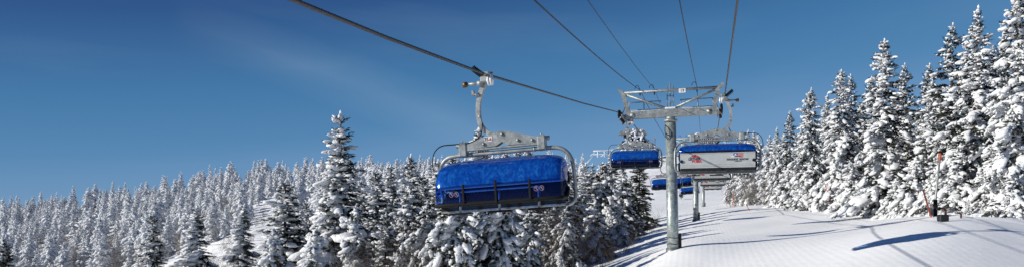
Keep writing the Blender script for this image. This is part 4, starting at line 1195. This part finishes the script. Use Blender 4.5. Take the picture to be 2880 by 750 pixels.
# ------------------------------------------- rimed machinery on the hilltop
def rime_blobs(rg, pts, s0, s1):
    C = np.array(pts); n = len(C)
    D = rg.normal(size=(n, 3)); D /= np.linalg.norm(D, axis=1, keepdims=True)
    w = rg.uniform(s0, s1, n)
    return lumps(ICO1, C, D, np.stack([w * 1.3, w, w * .9], 1), rg, .25)
def station():
    Y = 400; root = empty('summit_station', gpt(1785, Y), (0, 0, -.1), 'snow encrusted lift station with rounded top above the second blue chair', 'lift station')
    k = Y / F; z0 = root.location.z
    def L(u, v, dy=0): return Vector(((u - 1785) * k, dy, (HV - v) * k - z0))
    rg = np.random.default_rng(5)
    b = MB()
    for u in (1775, 1783, 1791): b.tube([L(u, 440), L(u, 385)], .55, 8)
    for u in (1764, 1800): b.tube([L(u, 430, -2), L(u, 372, -2)], .35, 8)
    b.build('support_leg', M['galv_dark'], root)
    b = MB(); b.box(L(1783, 400), (13, 6, 1.2), bev=.2); b.box(L(1783, 384), (11, 6, 1.0), bev=.2); b.box(L(1790, 392, .5), (9, 4, 3.0), bev=.3)
    for u in range(1762, 1808, 6): b.tube([L(u, 400, -3), L(u, 372, -3)], .22, 6)
    b.box(L(1822, 405), (14, 2, 2.4), (0, R(38), 0), bev=.3)
    b.build('machine_frame', M['dark'], root)
    b = MB()
    prof = [(-9.0, 0), (-8.2, 2.4), (-6, 4.0), (-2, 5.0), (2, 5.1), (5, 4.2), (6.5, 2.2), (7.2, 0)]
    c = L(1783, 381)
    b.prism([(c.x + x * .93, c.z + z * .62 + .2) for x, z in prof], -4, 4); b.build('canopy', M['dull_rime'], root)
    P = []
    for _ in range(110):
        u = rg.uniform(1758, 1812); v = rg.choice([370, 378, 386, 396, 404, 412]) + rg.uniform(-4, 4); p = L(u, v, rg.uniform(-4, -2.5)); P.append(p)
    for _ in range(90):
        t = rg.random(); p = L(1795 + 55 * t, 378 + 46 * t + rg.uniform(-5, 12), rg.uniform(-2, 1)); P.append(p)
    for _ in range(110): P.append(L(rg.uniform(1750, 1855), rg.uniform(420, 440), rg.uniform(-3, 2)))
    V, Fc = rime_blobs(rg, P, .3, .85)
    link(bpy.data.objects.new('rime', np_mesh('rime', V, Fc, [M['rime']], smooth=np.ones(len(Fc), bool))), root)
    b = MB(); b.tube([L(1842, 425), L(1842, 384)], .25, 6); b.box(L(1842, 385), (.8, .5, 1.6), bev=.1); b.tube(catmull([L(1826, 392), L(1834, 396), L(1842, 400)], 3), .12, 5); b.build('mast', M['rime'], root)
    b = MB(); b.box(L(1832, 408), (2.8, 1, 1.6), bev=.2); b.build('warning_board', M['red'], root)
    # ramp railing
    root2 = empty('frosted_ramp_railing', gpt(1712, 395), (0, 0, 0), 'white frosted steel walkway railing climbing to the snow encrusted station', 'railing')
    k2 = 395 / F; z2 = root2.location.z; 
    def L2(u, v, dy=0): return Vector(((u - 1712) * k2, dy, (HV - v) * k2 - z2))
    b = MB()
    top = [L2(1668, 424), L2(1700, 423), L2(1725, 420), L2(1760, 402)]
    b.tube(top, .28, 6); b.tube([L2(1735, 418), L2(1775, 386)], .35, 6); b.tube([L2(1745, 424), L2(1785, 394)], .3, 6)
    for u, v in ((1681, 424), (1700, 423), (1722, 420)): b.tube([L2(u, v), L2(u, v + 18)], .3, 6)
    b.tube([L2(1690, 440), L2(1712, 422)], .2, 5); b.tube([L2(1660, 438), L2(1676, 425)], .2, 5)
    b.tube([L2(1668, 434), L2(1725, 432)], .2, 6); b.tube([L2(1640, 470), L2(1668, 438)], .25, 5)
    b.build('handrail', M['rime'], root2)
    # grey summit building behind the right hand chair
    Y = 405; root3 = empty('summit_building', gpt(1986, Y), (0, 0, 0), 'grey snow roofed lift building glimpsed between the steel beam and bubble of the right chair', 'building')
    k3 = Y / F; z3 = root3.location.z
    def L3(u, v, dy=0): return Vector(((u - 1986) * k3, dy, (HV - v) * k3 - z3))
    b = MB(); b.box(L3(1986, 412), (11.4, 6, 9.2), bev=.2); b.build('wall', M['galv_dark'], root3)
    b = MB(); b.box(L3(1986, 378), (12.4, 7, 1.2), bev=.4); b.build('roof', M['rime'], root3)
    b = MB()
    for i in range(9): b.box(L3(1962 + i * 6, 392, -3.05), (.4, .2, 4.2), bev=.05)
    b.box(L3(1986, 389, -3.08), (11.6, .2, .35), bev=.05); b.box(L3(1986, 397, -3.08), (11.6, .2, .35), bev=.05)
    b.build('frosted_railing', M['rime'], root3)
    b = MB()
    for u in (1966, 1978, 1990, 2002): b.box(L3(u, 392, -3.01), (1.6, .06, 2.2))
    b.build('window', M['dark'], root3)
station()

# -------------------------------------------------- run-side hardware, people
def wand(u0, v0, u1, v1, Y, label):
    Y = min(Y, hit(u1, v1).y); top = pt(u0, v0, Y); bot = pt(u1, v1, Y); g = gz(bot.x, Y); bot.z = min(bot.z, g)
    d = (bot - top).normalized()
    b = MB(); b.tube([top, top.lerp(bot, .5), bot + d * .5], [.045, .05, .055], 8); b.tube([top - d * .03, top + d * .10], .06, 8)
    return tag(b.build('orange_wand', M['orange']), label, 'marker pole', 'orange marker poles along the run')
wand(2597, 535, 2619, 609, 47, 'leaning orange pole beside the tall grey lance')
wand(2321, 520, 2345, 576, 82, 'leaning orange pole in front of the snowy trees, left of the other tall one')
wand(2098, 572, 2108, 592, 128, 'small faded orange pole low in the frosted thicket')
wand(2194, 545, 2205, 570, 108, 'short thin orange pole at the foot of the trees, right of the frosted thicket')
wand(2060, 545, 2066, 558, 136, 'tiny orange pole high in the left side of the frosted thicket')
def lance(u0, v0, u1, v1, Y, label, base=True):
    Y = min(Y, hit(u1, v1).y); bot = pt(u1, v1, Y); g = gz(bot.x, Y); bot.z = min(bot.z, g + .05)
    root = empty('snow_gun_lance', bot, (0, 0, 0), label, 'snow gun', 'snowmaking lances along the run')
    top = pt(u0, v0, Y) - bot; d = top.normalized()
    b = MB(); b.tube([Vector((0, 0, -.3)), top * .25, top * .96], [.075, .07, .055], 10); b.build('lance_pole', M['galv'], root)
    b = MB(); n = 5
    for i in range(n): b.tube([top - d * (.50 - i * .10), top - d * (.43 - i * .10)], .075, 10)
    b.tube([top - d * .5, top], .055, 8); b.build('nozzle_head', M['orange'], root)
    if base:
        b = MB(); b.tube([Vector((.10, -.02, -.3)), Vector((.10, -.02, 1.05))], .12, 12); b.build('base_sleeve', M['black'], root)
        b = MB(); b.box((-.16, 0, .25), (.22, .2, .5), bev=.04); b.tube([(-.16, 0, .5), (-.05, 0, .75)], .05, 8); b.build('base_bracket', M['galv_dark'], root)
    return root
lance(2645, 430, 2626, 604, 47.5, 'tall grey lance with orange head standing at the foot of the right trees')
lance(2329, 445, 2362, 520, 88, 'grey lance with red orange head half hidden in the snowy boughs', False)
def hydrant():
    p = hit(2652, 622); print('hydrant', p)
    root = empty('snowmaking_hydrant', p, (0, 0, 0), 'black padded hydrant with bent pipe beside the tall grey lance', 'hydrant')
    b = MB(); b.box((0, 0, .18), (.46, .32, .34), bev=.05); b.build('safety_pad', M['pad'], root)
    b = MB(); b.tube([(.16, .05, .1), (.16, .05, .55), (.08, .05, .64), (-.2, .05, .64)], .055, 10); b.build('bent_pipe', M['rust'], root)
    b = MB(); b.tube([(-.26, .05, .64), (-.12, .05, .64)], .085, 10); b.build('pipe_flange', M['black'], root)
hydrant()
def stub():
    p = hit(2703, 612); root = empty('pipe_stub', p, (0, 0, 0), 'short brown pipe stub poking out of the snow right of the hydrant', 'pipe')
    b = MB(); b.tube([(0, 0, -.3), (0, 0, .22), (-.05, 0, .28), (-.26, 0, .30)], .05, 10); b.build('pipe', M['rust'], root)
    b = MB(); b.tube([(-.30, 0, .30), (-.22, 0, .30)], .085, 10); b.box((0, 0, .32), (.16, .14, .06), bev=.02); b.build('pipe_flange', M['galv_dark'], root)
stub()
# snowy saplings at the right
def sapling(u, vt, Y, label):
    tree(u, vt, Y, 'lowB', label, 'small saplings by the hydrant', .8, name='spruce_sapling')
sapling(2768, 545, 44, 'small snow capped spruce sapling right of the hydrant')
sapling(2722, 558, 45.5, 'thin leaning sapling just right of the pipe stub')
def mound(u, Y, w, h, label):
    p = gpt(u, Y); rg = np.random.default_rng(int(u))
    C = np.array([[p.x + rg.normal(0, w * .4), p.y + rg.normal(0, w * .3), p.z + rg.uniform(-.1, .1)] for _ in range(7)])
    D = np.tile([[1.0, 0, 0]], (7, 1)); S = np.stack([rg.uniform(.5, .8, 7) * w, rg.uniform(.5, .7, 7) * w, rg.uniform(.6, 1, 7) * h], 1)
    V, Fc = lumps(ico(2), C, D, S, rg, .05)
    o = link(bpy.data.objects.new('snow_mound', np_mesh('snow_mound', V, Fc, [M['snow']], smooth=np.ones(len(Fc), bool))))
    tag(o, label, 'snow mound')
mound(2764, 43.5, .7, .34, 'rounded snow mound under the snow capped sapling')
mound(2850, 42, 1.2, .42, 'large rounded snow mound at the right edge of the photo')

# small snow gun far up the slope between the two poles
def far_gun():
    Y = 205; p = gpt(1916, Y); root = empty('fan_snow_gun', p, (0, 0, 0), 'small grey fan snow gun on the far slope between the two tower poles', 'snow gun')
    k = Y / F
    b = MB(); b.tube([(-.1, 0, -.3), (0, 0, .6)], .1, 8)
    b.tube([(-1.1, 0, 2.6), (-.3, 0, 1.5)], .06, 6); b.build('stand', M['galv'], root)
    b = MB(); c = Vector((0, 0, 1.0)); d = Vector((-.45, -.75, .35)).normalized()
    b.tube([c - d * .5, c - d * .2, c + d * .45, c + d * .55], [.42, .56, .60, .56], 18); b.build('fan_barrel', M['galv_dark'], root)
    b = MB(); b.tube([c + d * .56, c + d * .58], .48, 18); b.tube([c + d * .58, c + d * .62], .12, 10); b.build('fan_grille', M['dark'], root)
far_gun()

def skier():
    Y = 165; p = gpt(2044, Y)
    root = empty('person', p, (0, 0, R(20)), 'skier in dark blue clothes holding poles at the edge of the frosted thicket', 'person')
    J = dict(pel=(0, 0, .92), ch=(0, -.06, 1.25), neck=(0, -.10, 1.48), head=(0, -.12, 1.66),
             sl=(.19, -.08, 1.40), el=(.36, -.20, 1.16), hl=(.42, -.42, 1.08), sr=(-.19, -.08, 1.40), er=(-.36, -.20, 1.16), hr=(-.42, -.42, 1.08),
             kl=(.17, -.14, .50), al=(.22, -.02, .10), fl=(.23, -.22, .06), kr=(-.17, -.14, .50), ar=(-.22, -.02, .10), fr=(-.23, -.22, .06),
             hpl=(.11, 0, .88), hpr=(-.11, 0, .88))
    keys = list(J); E = [('pel', 'ch'), ('ch', 'neck'), ('neck', 'head'), ('ch', 'sl'), ('sl', 'el'), ('el', 'hl'), ('ch', 'sr'), ('sr', 'er'), ('er', 'hr'),
                         ('pel', 'hpl'), ('hpl', 'kl'), ('kl', 'al'), ('al', 'fl'), ('pel', 'hpr'), ('hpr', 'kr'), ('kr', 'ar'), ('ar', 'fr')]
    rad = dict(pel=.17, ch=.20, neck=.07, head=.11, sl=.10, sr=.10, el=.07, er=.07, hl=.055, hr=.055, hpl=.12, hpr=.12, kl=.085, kr=.085, al=.065, ar=.065, fl=.06, fr=.06)
    me = bpy.data.meshes.new('body'); me.from_pydata([J[k] for k in keys], [(keys.index(a), keys.index(b)) for a, b in E], [])
    o = link(bpy.data.objects.new('body', me), root); o.modifiers.new('skin', 'SKIN'); 
    if not me.skin_vertices: me.skin_vertices.new()
    for i, k in enumerate(keys): me.skin_vertices[0].data[i].radius = (rad[k], rad[k])
    me.skin_vertices[0].data[0].use_root = True
    s = o.modifiers.new('sub', 'SUBSURF'); s.levels = 1; s.render_levels = 1
    me.materials.append(M['cloth_blue'])
    b = MB(); V, Fc = ICO1; b.add([(p_[0] * .125, p_[1] * .14 - .12, p_[2] * .10 + 1.73) for p_ in V], [tuple(f) for f in Fc], smooth=True); b.build('helmet', M['hair'], root)
    b = MB(); b.box((0, -.235, 1.65), (.12, .02, .12), bev=.008); b.build('face', M['skin'], root)
    for sx in (-1, 1):
        q = empty('ski_pole', root.location, root.rotation_euler, 'thin ski pole held in the skier\'s %s hand' % ('left' if sx > 0 else 'right'), 'ski pole', 'ski poles of the skier')
        b = MB(); b.tube([(sx * .42, -.42, 1.15), (sx * .62, -.2, -.02)], .018, 5); b.build('pole_shaft', M['dark'], q)
        q2 = empty('ski', root.location, root.rotation_euler, 'narrow ski under the skier\'s %s boot' % ('left' if sx > 0 else 'right'), 'ski', 'skis of the skier')
        b = MB(); b.prism([(-.9, 0.0), (.75, 0.0), (.75, .03), (-.8, .03), (-1.0, .14), (-1.02, .12)], sx * .17, sx * .28, plane='yz'); b.build('ski_board', M['red'], q2)
skier()

# ----------------------------------------------------------- light, sky, camera
SUN_EL = 21.5; SKY = .10
TRAV = Vector((.975, .222, -math.tan(R(SUN_EL)))).normalized()
sd = bpy.data.lights.new('sun', 'SUN'); sd.energy = 5.0; sd.angle = R(.5); sd.color = (1.0, .965, .89)
so = link(bpy.data.objects.new('sun', sd)); so.rotation_euler = TRAV.to_track_quat('-Z', 'Y').to_euler()
w = bpy.data.worlds.new('World'); scene.world = w; w.use_nodes = True
nt = w.node_tree; N = nt.nodes; L = nt.links
bg = N['Background']
sky = N.new('ShaderNodeTexSky'); sky.sky_type = 'NISHITA'; sky.sun_disc = False
sky.sun_elevation = R(SUN_EL); sky.sun_rotation = math.atan2(-TRAV.x, -TRAV.y)
sky.altitude = 1100; sky.air_density = 1.0; sky.dust_density = .25; sky.ozone_density = 2.2
tcs = N.new('ShaderNodeTexCoord'); sx_ = N.new('ShaderNodeSeparateXYZ'); L.new(tcs.outputs['Generated'], sx_.inputs[0])
rmp = N.new('ShaderNodeValToRGB'); el = rmp.color_ramp.elements      # clear winter sky, paler towards the horizon
el[0].position = 0.0; el[0].color = (.20, .37, .59, 1)
el[1].position = .62; el[1].color = (.008, .040, .15, 1)
for p_, c_ in ((.105, (.118, .268, .490)), (.14, (.078, .226, .442)), (.21, (.048, .176, .378)), (.305, (.022, .083, .245))):
    q_ = el.new(p_); q_.color = (*c_, 1)
lat = N.new('ShaderNodeMath'); lat.operation = 'MULTIPLY_ADD'; lat.inputs[1].default_value = -.12
L.new(sx_.outputs['X'], lat.inputs[0]); L.new(sx_.outputs['Z'], lat.inputs[2])
L.new(lat.outputs[0], rmp.inputs['Fac'])
sc_ = N.new('ShaderNodeVectorMath'); sc_.operation = 'SCALE'; sc_.inputs['Scale'].default_value = 1 / SKY
L.new(rmp.outputs['Color'], sc_.inputs[0])
hs = N.new('ShaderNodeMix'); hs.data_type = 'RGBA'; hs.inputs[0].default_value = .93
L.new(sky.outputs[0], hs.inputs[6]); L.new(sc_.outputs[0], hs.inputs[7])
# faint cirrus streaks
tc = N.new('ShaderNodeTexCoord'); mp = N.new('ShaderNodeMapping'); mp.inputs['Rotation'].default_value = (0, R(-28), 0); mp.inputs['Scale'].default_value = (1.0, 1.0, 5.0)
L.new(tc.outputs['Generated'], mp.inputs['Vector'])
cn = N.new('ShaderNodeTexNoise'); cn.inputs['Scale'].default_value = 2.2; cn.inputs['Detail'].default_value = 5; cn.inputs['Roughness'].default_value = .5; cn.inputs['Distortion'].default_value = .3
L.new(mp.outputs[0], cn.inputs['Vector'])
cr = N.new('ShaderNodeMapRange'); cr.inputs['From Min'].default_value = .52; cr.inputs['From Max'].default_value = .85; cr.inputs['To Max'].default_value = .08
L.new(cn.outputs['Fac'], cr.inputs['Value'])
def mth(op, a, b=None, c=None):
    n = N.new('ShaderNodeMath'); n.operation = op
    for i, q in enumerate((a, b, c)):
        if q is None: continue
        if isinstance(q, (int, float)): n.inputs[i].default_value = q
        else: L.new(q, n.inputs[i])
    return n.outputs[0]
yy_ = mth('MAXIMUM', sx_.outputs['Y'], .05)
s_ = mth('DIVIDE', sx_.outputs['X'], yy_); t_ = mth('DIVIDE', sx_.outputs['Z'], yy_)
d_ = mth('ABSOLUTE', mth('ADD', mth('MULTIPLY_ADD', s_, .365, -.108), t_))          # one long thin wisp of cirrus
band = mth('MAXIMUM', mth('SUBTRACT', 1.0, mth('DIVIDE', d_, .045)), 0.0)
span = mth('MAXIMUM', mth('SUBTRACT', 1.0, mth('POWER', mth('DIVIDE', mth('ADD', s_, .20), .27), 2.0)), 0.0)
wisp = mth('MULTIPLY', mth('MULTIPLY', band, span), mth('MULTIPLY', cn.outputs['Fac'], .24))
cm = N.new('ShaderNodeMix'); cm.data_type = 'RGBA'
L.new(mth('ADD', cr.outputs[0], wisp), cm.inputs[0]); L.new(hs.outputs[2], cm.inputs[6]); cm.inputs[7].default_value = (4.6, 5.9, 7.2, 1)
L.new(cm.outputs[2], bg.inputs['Color']); bg.inputs['Strength'].default_value = SKY

cam = bpy.data.cameras.new('camera'); co = link(bpy.data.objects.new('camera', cam))
cam.sensor_fit = 'HORIZONTAL'; cam.sensor_width = 36; cam.lens = 36 * F / 2880
cam.shift_y = (HV - 375) / 2880
cam.clip_start = .1; cam.clip_end = 6000
co.location = (0, 0, 0); co.rotation_euler = (R(90), 0, 0)
scene.camera = co
scene.view_settings.view_transform = 'Standard'; scene.view_settings.look = 'None'; scene.view_settings.exposure = 0
scene.cycles.transparent_max_bounces = 16
